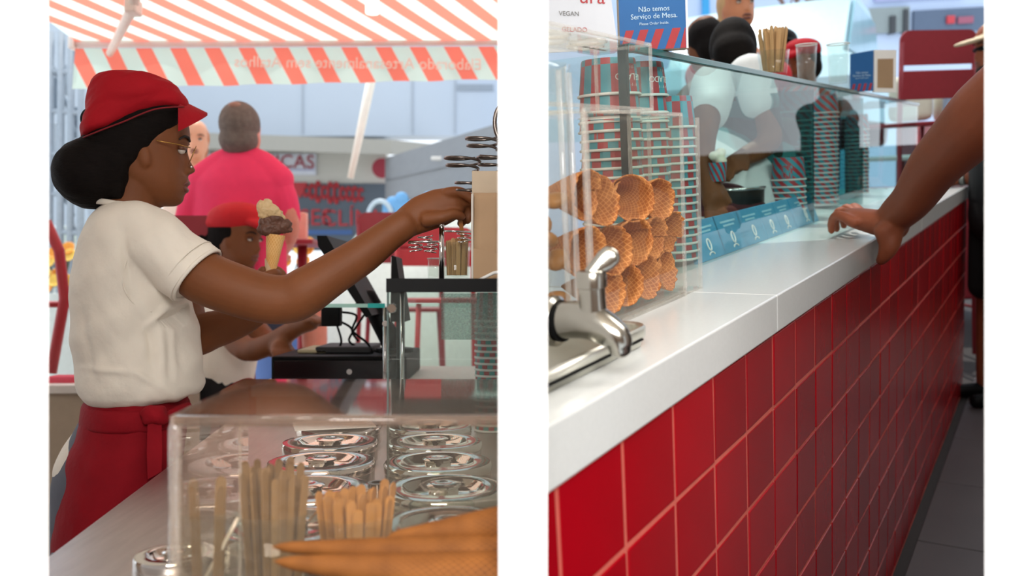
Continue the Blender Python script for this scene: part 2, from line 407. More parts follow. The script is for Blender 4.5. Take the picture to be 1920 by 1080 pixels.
def face_parts(parent, M, k=1.0, brow=BROW, lip=LIP, lid=None):
    u = 889/k
    for sgn in (-1, 1):
        Mq = M.to_3x3().to_4x4()
        e = MB(); e.ell(M @ Vector(((340.5-262)/u, sgn*.032*k, (300-281)/u)), (.0098*k, .012*k, .0085*k), m=Mq, seg=16, rings=10); eo = e.build('eye', EYE_W, parent, True)
        e = MB(); e.ell(M @ Vector(((348.8-262)/u, sgn*.032*k, (300-281.3)/u)), (.0034*k, .0052*k, .0052*k), m=Mq, seg=12, rings=8); e.build('iris', EYE_D, eo, True)
        e = MB(); e.ell(M @ Vector(((340.2-262)/u, sgn*.0325*k, (300-278.2)/u)), (.0108*k, .0135*k, .0082*k), m=Mq @ Matrix.Rotation(.25, 4, 'Y'), seg=16, rings=10); e.build('eyelid', lid or LIDM, eo, True)
        e = MB(); P = [M @ Vector(((x-262)/u, sgn*y*k, (300-z)/u)) for x, y, z in ((335, .055, 264), (345, .047, 257), (353.5, .034, 257), (357.5, .02, 262))]
        pp, rr = spline(P, [.0016*k, .0026*k, .0032*k, .0022*k], 4); e.tube(pp, rr, 8); e.build('eyebrow', brow, parent, True)
    e = MB()
    for zz, xx, r in ((339.5, 353.6, .0062), (353, 350.6, .0066)):
        P = [M @ Vector(((x-262)/u, y*k, (300-z)/u)) for x, y, z in ((xx-11, -.024, 346), (xx-2.5, -.013, zz), (xx, 0, zz), (xx-2.5, .013, zz), (xx-11, .024, 346))]
        pp, rr = spline(P, [.0015*k, r*.85*k, r*k, r*.85*k, .0015*k], 5); e.tube(pp, rr, 10)
    e.build('lips', lip, parent, True)
def frame(o, fwd, up=(0, 0, 1)):
    """matrix with x = forward, z = up"""
    x = Vector(fwd).normalized(); y = Vector(up).cross(x).normalized(); z = x.cross(y)
    return Matrix(((x.x, y.x, z.x, o[0]), (x.y, y.y, z.y, o[1]), (x.z, y.z, z.z, o[2]), (0, 0, 0, 1)))
def finger(mb, p, r=.0085):
    mb.limb(p, [r*1.08, r, r*.95, r*.8][:len(p)] if len(p) <= 4 else r, seg=10, n=4)
# =================================================================== RIGHT-HAND PLACE (frame: x across to the customer, y along the counter, z up from the slab)
PLACE = 'R'
FL = -1.12
# ---- counter: tiled front, slab
GROUT = mat('pink_grout', '#c25a4c', .9, var=.12, scale=40)
TILE = mat('red_glazed_tile', '#960010', .27, var=.10, scale=5, bump=.03, bscale=14, spec=.25)
for nd in (TILE,):   # a different firing for each tile
    nt = nd.node_tree; N = nt.nodes; L = nt.links; p = N['Principled BSDF']; oi = N.new('ShaderNodeObjectInfo'); hs = N.new('ShaderNodeHueSaturation')
    src = p.inputs['Base Color'].links[0].from_socket; L.new(src, hs.inputs['Color']); v = math_node(N, L, 'MULTIPLY_ADD', oi.outputs['Random'], .35, .78); L.new(v, hs.inputs['Value']); L.new(hs.outputs[0], p.inputs['Base Color'])
a = MB(); a.span((-.62, -.03, FL), (-.0018, 4.42, -.066)); cw = a.build('wall_counter', GROUT, kind='structure')
TW, TH = .1515, .1305
tiles = {}
def tile_mesh(wd, ht):
    k = (round(wd, 3), round(ht, 3))
    if k not in tiles: b_ = MB(); b_.box((0, 0, 0), (.009, wd, ht), .0022); tiles[k] = b_.mesh('tile', TILE)
    return tiles[k]
g = .0065
for r in range(9):
    z1 = -.0665-r*TH if r else -.0665; z0 = -.198-r*TH if True else 0; z1 = -.198-(r-1)*TH if r else -.0665
    z0 = max(z0, FL+.005)
    if z1-z0 < .02: continue
    for c in range(-1, 30):
        y0 = .014+c*TW; y1 = y0+TW; y0 = max(y0, -.03); y1 = min(y1, 4.42)
        if y1-y0 < .02: continue
        o = link('tile', tile_mesh(y1-y0-g, z1-z0-g), cw)
        o.location = (-.0045+random.uniform(-.0008, .0008), (y0+y1)/2, (z0+z1)/2); o.rotation_euler = (0, random.uniform(-.006, .006), random.uniform(-.008, .008))
QUARTZ = mat('white_quartz', '#d3d5d3', .18, var=.03, scale=160, spec=.5)
JOINT = mat('slab_joint', '#d8cfc8', .8, var=.05)
for i, (s0, s1) in enumerate(((-.03, .783), (.785, 2.62), (2.622, 4.46))):
    a = MB(); a.span((-.66, s0, -.066), (.004, s1, 0), .0025); o = a.build('counter_slab', QUARTZ)
    tag(o, ['white quartz slab nearest the tap, carrying the drip tray', 'white quartz slab under the resting hand, middle stretch of the counter', 'white quartz slab at the far end of the red tiled counter'][i], 'worktop', 'slabs of the white counter top')
# ---- floor
FLOORT = mat('charcoal_floor_tile', '#4a4444', .45, var=.12, scale=6)
a = MB(); a.span((-3.5, -.5, FL-.06), (3.2, 9, FL-.006)); fl = a.build('floor', mat('floor_grout', '#2e2a2a', .9), kind='structure')
ft = MB().box((0, 0, 0), (.594, .594, .006), .0015).mesh('floor_tile', FLOORT)
for i in range(0, 4):
    for j in range(0, 11):
        o = link('floor_tile', ft, fl); o.location = (.33+i*.6, .3+j*.6, FL-.003)
DARK = mat('dark_passage', '#1c1715', .8, var=.2)
a = MB(); a.span((-.05, 6.6, FL), (3.2, 6.7, .22)); a.build('wall_passage', DARK, kind='structure')
a = MB(); a.span((1.9, .3, FL), (2.0, 6.6, 2.2)); a.build('wall_customer', mat('brown_wall', '#9a8676', .9), kind='structure')
# ---- glass display case on the slab
gc = thing('display_case', 'long glass display case with dark teal edges standing along the white slab', 'display case', (-.26, .77, 0))
def part(parent, name, m, fn, smooth=False):
    b_ = MB(); fn(b_); return b_.build(name, m, parent, smooth)
GCN = glass('display_glass', '#f0faf9', 1.4, 0, gain=.7)
part(gc, 'front_pane', GCN, lambda b: b.span((-.004, 0, .001), (.004, 3.75, .436)))
part(gc, 'back_pane', GCN, lambda b: b.span((-.55, .4, .30), (-.545, 3.75, .436)))
part(gc, 'end_pane', GCN, lambda b: b.span((-.545, 3.742, .001), (-.004, 3.75, .436)))
part(gc, 'top_pane', GCN, lambda b: b.span((-.55, .1, .438), (-.002, 3.76, .450)))
part(gc, 'teal_edge', TEAL, lambda b: b.span((-.002, .0, .4365), (.010, 3.76, .4505), .002))
part(gc, 'teal_post', mat('dark_glass_edge', '#16343a', .12, var=.2), lambda b: b.span((-.010, -.012, .001), (.008, .0, .448), .002))
for y_ in (1.45, 2.28):
    part(gc, 'glass_divider', glass('teal_divider', '#8fc4c4', 1.5, 0), lambda b: b.span((-.54, y_, .002), (-.01, y_+.006, .43)))
# ---- cup stacks
CUPM = stripe_angular('cup_stripes', '#a62a33', '#2f8c9a', 9, band=.058)
CUPD = stripe_angular('cup_diagonal', '#a62a33', '#2f8c9a', 9, skew=30)
LIPM = mat('cup_lip', '#dedbd6', .55, var=.02)
def cup_meshes(r, h, m):
    body = MB(); body.lathe([(r*.97, .004), (r*.86, h-.003), (r*.84, h), (r*.80, h), (r*.79, h-.006), (0.0001, h-.006)], 30, cap=False)
    lip = MB(); lip.lathe([(r*.985, .0055), (r*1.02, .004), (r*1.025, .0015), (r*1.0, 0), (r*.965, .0005), (r*.955, .004)], 30, cap=False)
    return body.mesh('body', m, 'auto'), lip.mesh('lip', LIPM, True)
CA = cup_meshes(.061, .070, CUPM); CD = cup_meshes(.056, .074, CUPD)
def cup(loc, ms, rz, label, group):
    t = thing('paper_cup', label, 'paper cup', loc, rz, group); link('body', ms[0], t); link('lip', ms[1], t); return t
LOGO = mat('white_print', '#e8e4df', .6)
ORD = ['topmost', 'second', 'third', 'fourth', 'fifth', 'sixth', 'seventh', 'eighth', 'ninth', 'tenth', 'eleventh', 'twelfth', 'thirteenth', 'fourteenth', 'fifteenth', 'sixteenth', 'seventeenth', 'eighteenth', 'nineteenth', 'twentieth', 'twenty-first', 'twenty-second', 'twenty-third', 'twenty-fourth']
def stack(x, y, ztop, h, dz, ms, z0, lab, rz0=0, logo=None):
    n_ = max(1, int((ztop-h-z0)/dz)+1)
    for i in range(n_):
        t = cup((x+random.uniform(-.0012, .0012), y+random.uniform(-.0012, .0012), z0+i*dz if i < n_-1 else ztop-h), ms, rz0+random.uniform(-3, 3) if i < n_-1 else rz0, lab+', '+(ORD[n_-1-i]+(' down' if i < n_-1 else '')), lab)
    if logo:   # upside-down printed name on the top cup
        an, r = logo
        for body, size, z in (('GELADO', .017, .034), ('|:·|·:|', .006, .018), ('·|:|·', .006, .051)):
            for q, ch in enumerate(body):
                b_ = an-(q-(len(body)-1)/2)*size*.78/r; nrm = Vector((math.cos(b_), math.sin(b_), 0)); rr = r*(.97-.11*z/h)+.0006
                text('letter' if size > .01 else 'fine_print', ch, size, LOGO, t, nrm*rr+Vector((0, 0, z)), Vector((0, 0, 1)).cross(nrm)*-1, (0, 0, -1), .0003)
def on_n(px, py, nn):
    r = at(px, py, 1)-Vector((0, 0, ZC)); o = Vector((0, 0, ZC)); t = (nn+NA.dot(P0-o))/NA.dot(r); return XRI @ (o+r*t)
for i, (px, py, nm, lo) in enumerate(((1140, 113, 'striped paper cup in the stack behind the dark glass post', (-.25, .061)), (1195, 120, 'striped paper cup in the middle stack beside the dark glass post', (-.45, .061)), (1252, 183, 'striped paper cup in the lower stack right of the cone box', None))):
    q = on_n(px, py, -.335); stack(q.x, q.y, q.z, .070, .0178, CA, .012, nm, rz0=.35*i, logo=lo)
for px, top, nn, nm in ((1492, 172, -.40, 'slant striped cup in the pale stack behind the glass'), (1545, 178, -.40, 'slant striped cup in the tall stack by the glass divider')):
    q = on_n(px, top, nn); stack(q.x, q.y, q.z, .074, .0182, CD, .012, nm)
q = on_n(1478, 295, -.34); stack(q.x, q.y, q.z, .074, .0182, CD, .012, 'slant striped cup in the short stack in front of the pale stack')
q = on_n(1607, 215, -.42); stack(q.x, q.y, q.z, .074, .0182, CD, .012, 'slant striped cup in the far stack behind teal glass')
# ---- cone box with waffle cones
def clear_box(parent, x0, x1, y0, y1, z0, z1, th=.004, lid=True, edge=.004, em=ACRYL_EDGE, pane=ACRYL):
    part(parent, 'front_panel', pane, lambda b: b.span((x1-th, y0, z0), (x1, y1, z1)))
    part(parent, 'back_panel', pane, lambda b: b.span((x0, y0, z0), (x0+th, y1, z1)))
    part(parent, 'side_panel', pane, lambda b: b.span((x0+th, y0, z0), (x1-th, y0+th, z1)))
    part(parent, 'side_panel', pane, lambda b: b.span((x0+th, y1-th, z0), (x1-th, y1, z1)))
    if lid: part(parent, 'top_panel', pane, lambda b: b.span((x0, y0, z1), (x1, y1, z1+th)))
    def ed(b):
        e = edge
        for x in (x0, x1):
            for y in (y0, y1): b.span((x-e/2, y-e/2, z0), (x+e/2, y+e/2, z1+th), .001)
        for z in (z0+e/2, z1+th):
            for x in (x0, x1): b.span((x-e/2, y0, z-e/2), (x+e/2, y1, z+e/2))
            for y in (y0, y1): b.span((x0, y-e/2, z-e/2), (x1, y+e/2, z+e/2))
    part(parent, 'polished_edge', em, ed)
cb = thing('cone_box', 'clear acrylic box filled with waffle cones on the slab', 'display box', (0, 0, 0))
clear_box(cb, -.245, -.147, .385, .745, .0, .312, edge=.006)
part(cb, 'end_sleeve', ACRYL, lambda b: b.span((-.243, .745, .0), (-.147, .828, .312)))
part(cb, 'end_edge', ACRYL_EDGE, lambda b: (b.span((-.151, .822, 0), (-.145, .829, .312)), b.span((-.245, .822, 0), (-.240, .829, .312)), b.span((-.245, .745, 0), (-.147, .829, .004))))
part(cb, 'corner_column', ACRYL_EDGE, lambda b: (b.span((-.152, .380, 0), (-.144, .393, .312), .002)))
part(cb, 'base_plate', glass('acrylic_base', '#e6e2da', 1.5, .1, milk=.2), lambda b: b.span((-.245, .385, .004), (-.147, .745, .012)))
def cone_mesh(L_=.15, R_=.034, wrap=.35):
    """rolled waffle cone lying along -X (mouth at x=0), with an overlapping seam and a rough lip"""
    b_ = MB(); vs = []; fs = []; uvs = []; nu, nv = 44, 12; rnd = [random.uniform(-.0035, .0035) for _ in range(nu+1)]
    for i in range(nu+1):
        u = i/nu; t = u*(2*PI+wrap)
        for j in range(nv+1):
            v = j/nv; r = R_*(1-v)**.92+.0012+.0022*u
            lip = (math.sin(t*.5+.4)*.016+rnd[i])*(1-v)**6
            vs.append((-v*L_+lip, r*math.cos(t), r*math.sin(t))); uvs.append((u, v))
    for i in range(nu):
        for j in range(nv): fs.append((i*(nv+1)+j, (i+1)*(nv+1)+j, (i+1)*(nv+1)+j+1, i*(nv+1)+j+1))
    # inner skin
    o = len(vs)
    for i in range(nu+1):
        for j in range(nv+1):
            x, y, z = vs[i*(nv+1)+j]; k = max(0, 1-.0022/max(.002, math.hypot(y, z))); vs.append((x*.995, y*k, z*k)); uvs.append((i/nu, j/nv))
    fs += [tuple(x+o for x in f[::-1]) for f in fs]
    for i in range(nu): a0 = i*(nv+1); b0 = (i+1)*(nv+1); fs.append((a0, a0+o, b0+o, b0))
    b_.add(vs, fs, uvs); return b_.mesh('waffle_cone', WAFFLE, True)
CM = [cone_mesh(.095, .036), cone_mesh(.092, .034, .5), cone_mesh(.097, .035, .2)]
cones = [  # pixel of the mouth's centre, radius, turn
 (1121, 375, .036, 0, 'at the left of the top row'), (1183, 372, .036, -.35, 'tilted in the middle of the top row'), (1230, 375, .034, .1, 'at the right of the top row'),
 (1093, 365, .034, .1, 'half hidden behind the corner column in the top row'),
 (1092, 472, .036, .1, 'half hidden behind the corner column in the middle row'), (1143, 470, .036, .05, 'second in the middle row, above the tap handle'), (1185, 452, .036, -.3, 'with a folded seam in the middle row'), (1222, 446, .035, .05, 'with the widest mouth in the middle row'), (1254, 434, .034, .1, 'at the right end of the middle row'),
 (1132, 545, .034, .1, 'behind the tap neck in the bottom row'), (1163, 532, .034, -.25, 'narrow and turned, in the bottom row'), (1207, 518, .035, .05, 'wide open in the bottom row'), (1245, 505, .034, .2, 'at the right end of the bottom row')]
for i, (px, py, r, tw, lab) in enumerate(cones):
    q = on_n(px, py, -.163); o = link('waffle_cone', CM[i % 3]); k = r/.035
    o.location = (q.x, q.y, q.z); o.rotation_euler = (random.uniform(0, 6), 0, 0)
    o.rotation_euler = (Matrix.Rotation(-.32+tw, 3, 'Z') @ Matrix.Rotation(random.uniform(-.08, .1), 3, 'Y') @ Matrix.Rotation(random.uniform(0, 6), 3, 'X')).to_euler(); o.scale = (.9*k, k, k)
    tag(o, 'waffle cone '+lab+' of the box', 'waffle cone', 'waffle cones in the acrylic box')
# ---- tall clear box behind it, with round holes in its lid
ub = thing('cup_dispenser_box', 'clear acrylic tray box with round holes in its lid, on the cone box', 'display box')
clear_box(ub, -.25, -.152, .25, .632, .320, .418, th=.006, edge=.005)
for y_, x_ in ((.30, -.20), (.40, -.205), (.50, -.20), (.35, -.175), (.46, -.175), (.27, -.23)):
    part(ub, 'hole_rim', ACRYL_EDGE, lambda b: b.tube([(x_+.026*math.cos(t), y_+.03*math.sin(t), .4165) for t in np.linspace(0, 2*PI, 25)[:-1]], .0022, 6, closed=True), True)
text('engraving', '100XC106  67A', .012, mat('grey_print', '#6c6a68', .7), ub, (-.2, .53, .4155), (0, -1, 0), (1, 0, 0), .0003)
# ---- juice dispenser with tap, on a steel tray
tr = thing('drip_tray', 'rounded stainless steel drip tray under the tap', 'tray')
def tray(b):
    x0, x1, y0, y1 = -.24, -.046, -.02, .362; rc = .03
    def ring(ins, z):
        P = []; 
        for cx, cy, a0 in ((x1-rc, y1-rc, 0), (x0+rc, y1-rc, PI/2), (x0+rc, y0+rc, PI), (x1-rc, y0+rc, 1.5*PI)):
            for k in range(7): t = a0+k*PI/12; P.append(Vector((cx+(rc-ins)*math.cos(t), cy+(rc-ins)*math.sin(t), z)))
        return P
    b.rings([ring(.006, .001), ring(.004, .010), ring(.0005, .013), ring(-.001, .016), ring(-.001, .026), ring(.0015, .029), ring(.004, .029), ring(.008, .026), ring(.010, .012), ring(.012, .010)])
part(tr, 'pan', mat('satin_steel', '#d3d1c6', .38, 1, var=.04), tray, 'auto')
part(tr, 'dark_seam', BLACK, lambda b: b.span((-.0475, -.016, .0112), (-.0446, .33, .0135)))
dsp = thing('drink_dispenser', 'clear drink dispenser with steel tap and cut fruit inside', 'dispenser')
qc = rp(1003, 450, 1.13); cx, cy = qc.x, qc.y
qa = rp(1050, 603, 1.0); qb = rp(1163, 655, .955)
part(dsp, 'tank', ACRYL, lambda b: b.lathe([(.001, .03), (.050, .03), (.054, .04), (.054, .36), (.056, .37), (.052, .37), (.050, .36), (.050, .045), (.001, .042)], 40, (cx, cy, 0)), True)
part(dsp, 'tank_rib', ACRYL_EDGE, lambda b: [b.tube([(cx+.054*math.cos(t), cy+.054*math.sin(t), .04), (cx+.054*math.cos(t), cy+.054*math.sin(t), .36)], .004, 8) for t in (-1.6, -1.0, -.2, .5)], True)
FRUIT = mat('cut_fruit', '#9a6a35', .5, var=.35, scale=25)
for k in range(9):
    t = k*2.4; part(dsp, 'fruit_slice', FRUIT, lambda b: b.ell((cx+.03*math.cos(t), cy+.03*math.sin(t), .07+.016*k), (.018, .017, .010), m=Matrix.Rotation(t, 4, 'X'), seg=12, rings=6), True)
ax = (qb-qa); ax.z = 0; ax.normalize(); side = Vector((-ax.y, ax.x, 0))
tp = part(dsp, 'tap_body', mat('tap_steel', '#aaa69c', .2, 1, var=.04), lambda b: b.limb([qa-ax*.004, qa+ax*.022+Vector((0, 0, .004)), qa+ax*.05+Vector((0, 0, .0015)), qa+ax*.075+Vector((0, 0, -.012)), qb], [.0215, .022, .021, .017, .0125], 24, n=6), True)
TS = MATS['tap_steel']
Mx = frame(qa, ax).to_3x3().to_4x4() @ Matrix.Rotation(PI/2, 4, 'Y')
part(tp, 'flange', TS, lambda b: b.lathe([(.001, -.014), (.028, -.014), (.030, -.010), (.030, -.004), (.026, .0), (.001, 0)], 30, qa, m=Mx), 'auto')
part(tp, 'gasket', BLACK, lambda b: b.lathe([(.001, .0), (.0235, .0), (.0235, .006), (.001, .006)], 30, qa, m=Mx), 'auto')
qv = qa+ax*.046
part(tp, 'valve_neck', TS, lambda b: b.lathe([(.001, .0), (.0165, .0), (.0150, .022), (.0150, .032), (.0172, .033), (.0172, .049), (.0150, .052), (.001, .052)], 26, qv+Vector((0, 0, .010))), 'auto')
hd = MB(); h0 = qv+Vector((0, 0, .060)); dirv = (at(1140, 488, .98)-at(1100, 522, .98)); dirv = (XRI.to_3x3() @ dirv).normalized()
hd.limb([h0, h0+dirv*.010, h0+dirv*.020, h0+dirv*.028], [(.008, .006), (.010, .0045), (.0125, .0042), (.0125, .0042)], 16, ref=(XRI.to_3x3() @ Vector((.3, -.9, .4))))
hd.build('lever_handle', TS, tp, True)
# ---- blue packets leaning inside the glass
pk = [(1318, 1372, 'nearest'), (1366, 1412, 'second'), (1407, 1447, 'third'), (1445, 1474, 'fourth'), (1472, 1500, 'fifth'), (1500, 1540, 'sixth')]
for i, (pa, pb, wd) in enumerate(pk):
    def base(px): 
        py = 497-(px-1315)*.372; o = Vector((0, 0, ZC)); r = at(px, py, 1)-o; t = UP.dot(P0-o)/UP.dot(r); return XRI @ (o+r*t)
    A = base(pa); B = base(pb); y0, y1 = A.y, B.y-.012; t = thing('blue_packet', 'cyan paper packet with a white emblem leaning behind the glass, %s from the cone box' % wd, 'packet', (-.272, (y0+y1)/2, .001), 0, 'cyan packets behind the glass'); wdt = y1-y0; Hh = .098
    lean = Matrix.Rotation(-.34, 4, 'Y')
    part(t, 'packet_body', CARD_B, lambda b: b.box(lean @ Vector((-.006, 0, Hh/2)), (.012, wdt, Hh), .002, m=lean))
    em_ = MB()
    em_.tube([lean @ Vector((.0012, .011*math.cos(q), .035+.014*math.sin(q))) for q in np.linspace(0, 2*PI, 17)[:-1]], .0022, 6, closed=True)
    em_.tube([lean @ Vector((.0012, .017*math.cos(q), .009+.0075*math.sin(q))) for q in np.linspace(.15, PI-.15, 11)], .002, 6)
    em_.build('emblem', LOGO, t, True)
    for z_, k_ in ((.078, .3), (.068, .22)): part(t, 'print_line', mat('pale_cyan_print', '#9fcbdc', .6), lambda b: b.box(lean @ Vector((.0004, 0, z_)), (.0012, wdt*k_*2, .005), m=lean))
# ---- steel pans behind the glass
for i, (px, py, r, lab) in enumerate(((1368, 372, .11, 'dark round gelato tub with a bright rim behind the glass'), (1330, 425, .09, 'low pale steel pan behind the cyan packets'))):
    q = on_n(px, py, -.50); t = thing('gelato_tub', lab, 'tub', (q.x, q.y, 0))
    part(t, 'tub', mat('dark_steel', '#4b4a46', .3, .9, var=.15), lambda b: b.lathe([(.001, .002), (r*.96, .002), (r, .012), (r, q.z+.03), (r*.93, q.z+.03), (r*.93, q.z+.01), (.001, q.z+.01)], 36), 'auto')
    part(t, 'rim', CHROME, lambda b: b.tube([(r*math.cos(a_), r*math.sin(a_), q.z+.032) for a_ in np.linspace(0, 2*PI, 37)[:-1]], .006, 8, closed=True), True)
# ---- things standing on the glass top
ZT = .4515
def face_dir(p):   # horizontal direction (place frame) from a point to the camera
    c = XRI @ Vector((0, 0, ZC)); d = Vector((c.x-p[0], c.y-p[1], 0)); return d.normalized()
def on_h(px, py, h):
    o = Vector((0, 0, ZC)); r = at(px, py, 1)-o; t = (h-UP.dot(o-P0))/UP.dot(r); return XRI @ (o+r*t)
# big blue sign
p1 = Vector((-.36, 1.02, ZT)); 
def table_sign(name, label, px0, px1, pyb, d, tall, depth, cols):
    A = rp(px0, pyb, d); B = rp(px1, pyb, d); A.z = B.z = ZT; ux = (B-A); wd = ux.length; ux.normalize(); nz = Vector((0, 0, 1)); nf = ux.cross(nz)
    t = thing(name, label, 'sign', A)
    return t, ux, nz, nf, wd
t, ux, uz, nf, wd = table_sign('menu_block', 'blue no table service sign with red slanted bars on the glass top', 1163, 1290, 95, 1.66, .2, .03, None)
part(t, 'board', WOOD_D if False else mat('pale_wood_frame', '#b5a592', .7, var=.08), lambda b: b.prism([(0, 0), (wd, 0), (wd, .24), (0, .24)], -nf*.016, ux, uz, .03))
part(t, 'poster', BLUE, lambda b: b.prism([(0, .001), (wd-.003, .001), (wd-.003, .239), (0, .239)], nf*.0, ux, uz, .001))
part(t, 'white_edge', PAPER, lambda b: b.prism([(wd-.003, 0), (wd+.001, 0), (wd+.001, .24), (wd-.003, .24)], -nf*.004, ux, uz, .01))
WT = mat('sign_lettering', '#bcd6e6', .7)
def pz(py, d=1.66): return (at(1230, 95, d).z-0, )
k_ = 1.66/F
for body, sz, py, pxc in (('Não temos', .0148, 21, 1228), ('Serviço de Mesa.', .0148, 34, 1228), ('Please Order Inside.', .0078, 47, 1228)):
    text('lettering', body, sz*.92, WT, t, ux*((pxc-1163)*k_)+uz*((95-py)*k_)+nf*.0012, ux, uz, .0003, squash=.98)
for x_ in (1.0, 28, 57, 88, 116):
    xs = x_*k_
    part(t, 'red_bar', RED_P, lambda b: b.prism([(max(0, xs-.004), .001), (min(wd-.004, xs+.012), .001), (min(wd-.004, xs+.027), .039), (min(wd-.005, xs+.011), .039)], nf*.0009, ux, uz, .0006))
# white menu sheet behind the acrylic
t, ux, uz, nf, wd = table_sign('menu_sheet', 'white vegan flavour card with red lettering at the top left of the counter', 985, 1158, 58, 1.45, .2, .01, None)
part(t, 'card', mat('pale_card', '#c6c9cf', .8, var=.02), lambda b: b.prism([(0, -.02), (wd, -.02), (wd-.012, .09), (0, .09)], Vector((0, 0, 0)), ux, uz, .003))
k_ = 1.45/F
for body, sz, py, pxc, m_ in (('ura', .034, -16, 1112, RED_P), ('VEGAN', .0105, 11.5, 1068, MATS['grey_print']), ('GELADO', .011, 41, 1077, RED_P)):
    text('lettering', body, sz, m_, t, ux*((pxc-985)*k_)+uz*((58-py)*k_)+nf*.002, (ux-uz*.08), uz, .0003)
# smaller sign further along
t, ux, uz, nf, wd = table_sign('small_sign_box', 'small blue and white sign box far along the glass top', 1594, 1637, 178, 3.35, .2, .03, None)
part(t, 'poster', BLUE, lambda b: b.prism([(0, 0), (wd, 0), (wd, .155), (0, .145)], Vector((0, 0, 0)), ux, uz, .004))
part(t, 'side_board', PAPER, lambda b: b.prism([(wd, -.005), (wd+.085, -.012), (wd+.085, .15), (wd, .155)], Vector((0, 0, 0)), ux, uz, .02))
part(t, 'kraft_panel', KRAFT, lambda b: b.prism([(wd+.012, .01), (wd+.073, .005), (wd+.073, .118), (wd+.012, .12)], nf*.0105, ux, uz, .002))
for x_ in (.0, .022, .044, .066):
    part(t, 'red_bar', RED_P, lambda b: b.prism([(x_+.003, .002), (x_+.012, .002), (x_+.020, .03), (x_+.011, .03)], nf*.0026, ux, uz, .001))
for j, z_ in enumerate((.072, .061, .051)): text('lettering', ['Não temos', 'Serviço de Mesa.', 'Please Order Inside.'][j], (.0105, .0105, .0065)[j], WT, t, ux*(wd*.5)+uz*z_+nf*.003, ux, uz, .0003)
# glass tumblers with sticks / spoons
TUMB = glass('tumbler_glass', '#f6f8f6', 1.4, .02, milk=.02, gain=.6)
def stick_cup(px, py, d, r, h, n_, label, tall=.13, m=WOOD, zt=None, wid=.0052):
    q = rp(px, py, d) if PLACE == 'R' else at(px, py, d)
    if zt is not None: q.z = zt
    t = thing('tumbler', 'clear tumbler holding '+label, 'tumbler', q)
    part(t, 'glass', TUMB, lambda b: b.lathe([(.001, .001), (r*.8, .001), (r*.82, .006), (r, h), (r*.95, h), (r*.77, .01), (.001, .008)], 28), True)
    for k in range(n_):
        a_ = random.uniform(0, 2*PI); rr = r*.62*math.sqrt(random.random()); b0 = Vector((rr*.9*math.cos(a_), rr*.9*math.sin(a_), .012)); tip = Vector((rr*1.5*math.cos(a_), rr*1.5*math.sin(a_), tall*random.uniform(.9, 1.03)))
        s_ = link('stir_stick', stick_mesh(b0, tip, m, wid, random.uniform(0, PI))); s_.location = q; tag(s_, 'flat wooden stick standing among '+label, 'stick', 'sticks in the tumbler with '+label)
    return q
def stick_mesh(a_, b_, m, wd=.005, roll=0):
    d = (b_-a_); L_ = d.length; d.normalize(); u = d.orthogonal().normalized(); v = d.cross(u); U = u*math.cos(roll)+v*math.sin(roll)
    out = [(-wd, 0), (wd, 0), (wd, L_-wd), (wd*.7, L_-wd*.35), (0, L_), (-wd*.7, L_-wd*.35), (-wd, L_-wd)]
    return MB().prism(out, a_, U, d, .0018).mesh('stir_stick', m)
stick_cup(1450, 139, 2.42, .045, .07, 30, 'pale wooden spoons on the glass top', .135, zt=ZT)
q = rp(1542, 163, 2.85); q.z = ZT
for dx, rr in ((-.045, .034), (.045, .036)):
    t = thing('water_glass', 'empty clear tumbler on the glass top, %s of the pair by the blue sign box' % ('left' if dx < 0 else 'right'), 'tumbler', q+Vector((dx*.9, dx, 0)))
    part(t, 'glass', TUMB, lambda b: b.lathe([(.001, .001), (rr*.8, .001), (rr, .13), (rr*.95, .13), (rr*.77, .01), (.001, .008)], 24), True)
    part(t, 'rim', LIPM, lambda b: b.tube([(rr*math.cos(a_), rr*math.sin(a_), .13) for a_ in np.linspace(0, 2*PI, 25)[:-1]], .0018, 6, closed=True), True)
# ---- chairs, people and street of the right-hand place
def bar_chair(name, label, loc, rz, wd=.44, seat=.72, top=1.22, m=REDMETAL, ht=.26):
    """red sheet-metal bistro bar chair; faces local +X"""
    t = thing(name, label, 'chair', loc, rz)
    def back(b):
        n = 12; R_ = .06; out = []
        for cx, cz, a0 in ((wd/2-R_, top-R_, 0), (-wd/2+R_, top-R_, PI/2)):
            for k in range(7): q = a0+k*PI/12; out.append((cx+R_*math.cos(q), cz+R_*math.sin(q)))
        out += [(-wd/2, top-ht*.5), (wd/2, top-ht*.5)]
        b.prism(out, (-.20, 0, 0), (0, 1, 0), (0, 0, 1), .012)
    part(t, 'backrest', m, back)
    part(t, 'lower_back_panel', m, lambda b: b.span((-.206, -wd/2, top-ht), (-.194, wd/2, top-ht*.58), .004))
    for s in (-1, 1):
        part(t, 'back_post', m, lambda b: b.tube([(-.2, s*(wd/2-.012), top-.06), (-.19, s*(wd/2-.012), seat), (-.23, s*(wd/2+.01), 0)], .013, 8), True)
        part(t, 'leg', m, lambda b: b.tube([(.18, s*(wd/2-.03), seat), (.22, s*(wd/2+.01), 0)], .013, 8), True)
        part(t, 'side_stretcher', m, lambda b: b.tube([(-.215, s*(wd/2), .28), (.205, s*(wd/2-.003), .28)], .009, 6), True)
    part(t, 'seat', m, lambda b: b.span((-.2, -wd/2+.01, seat-.012), (.21, wd/2-.01, seat+.01), .006))
    part(t, 'foot_rail', m, lambda b: b.tube([(.205, -wd/2, .30), (.205, wd/2, .30)], .011, 8), True)
    return t
V3 = Vector
def rv(v): return XRI.to_3x3() @ Vector(v)
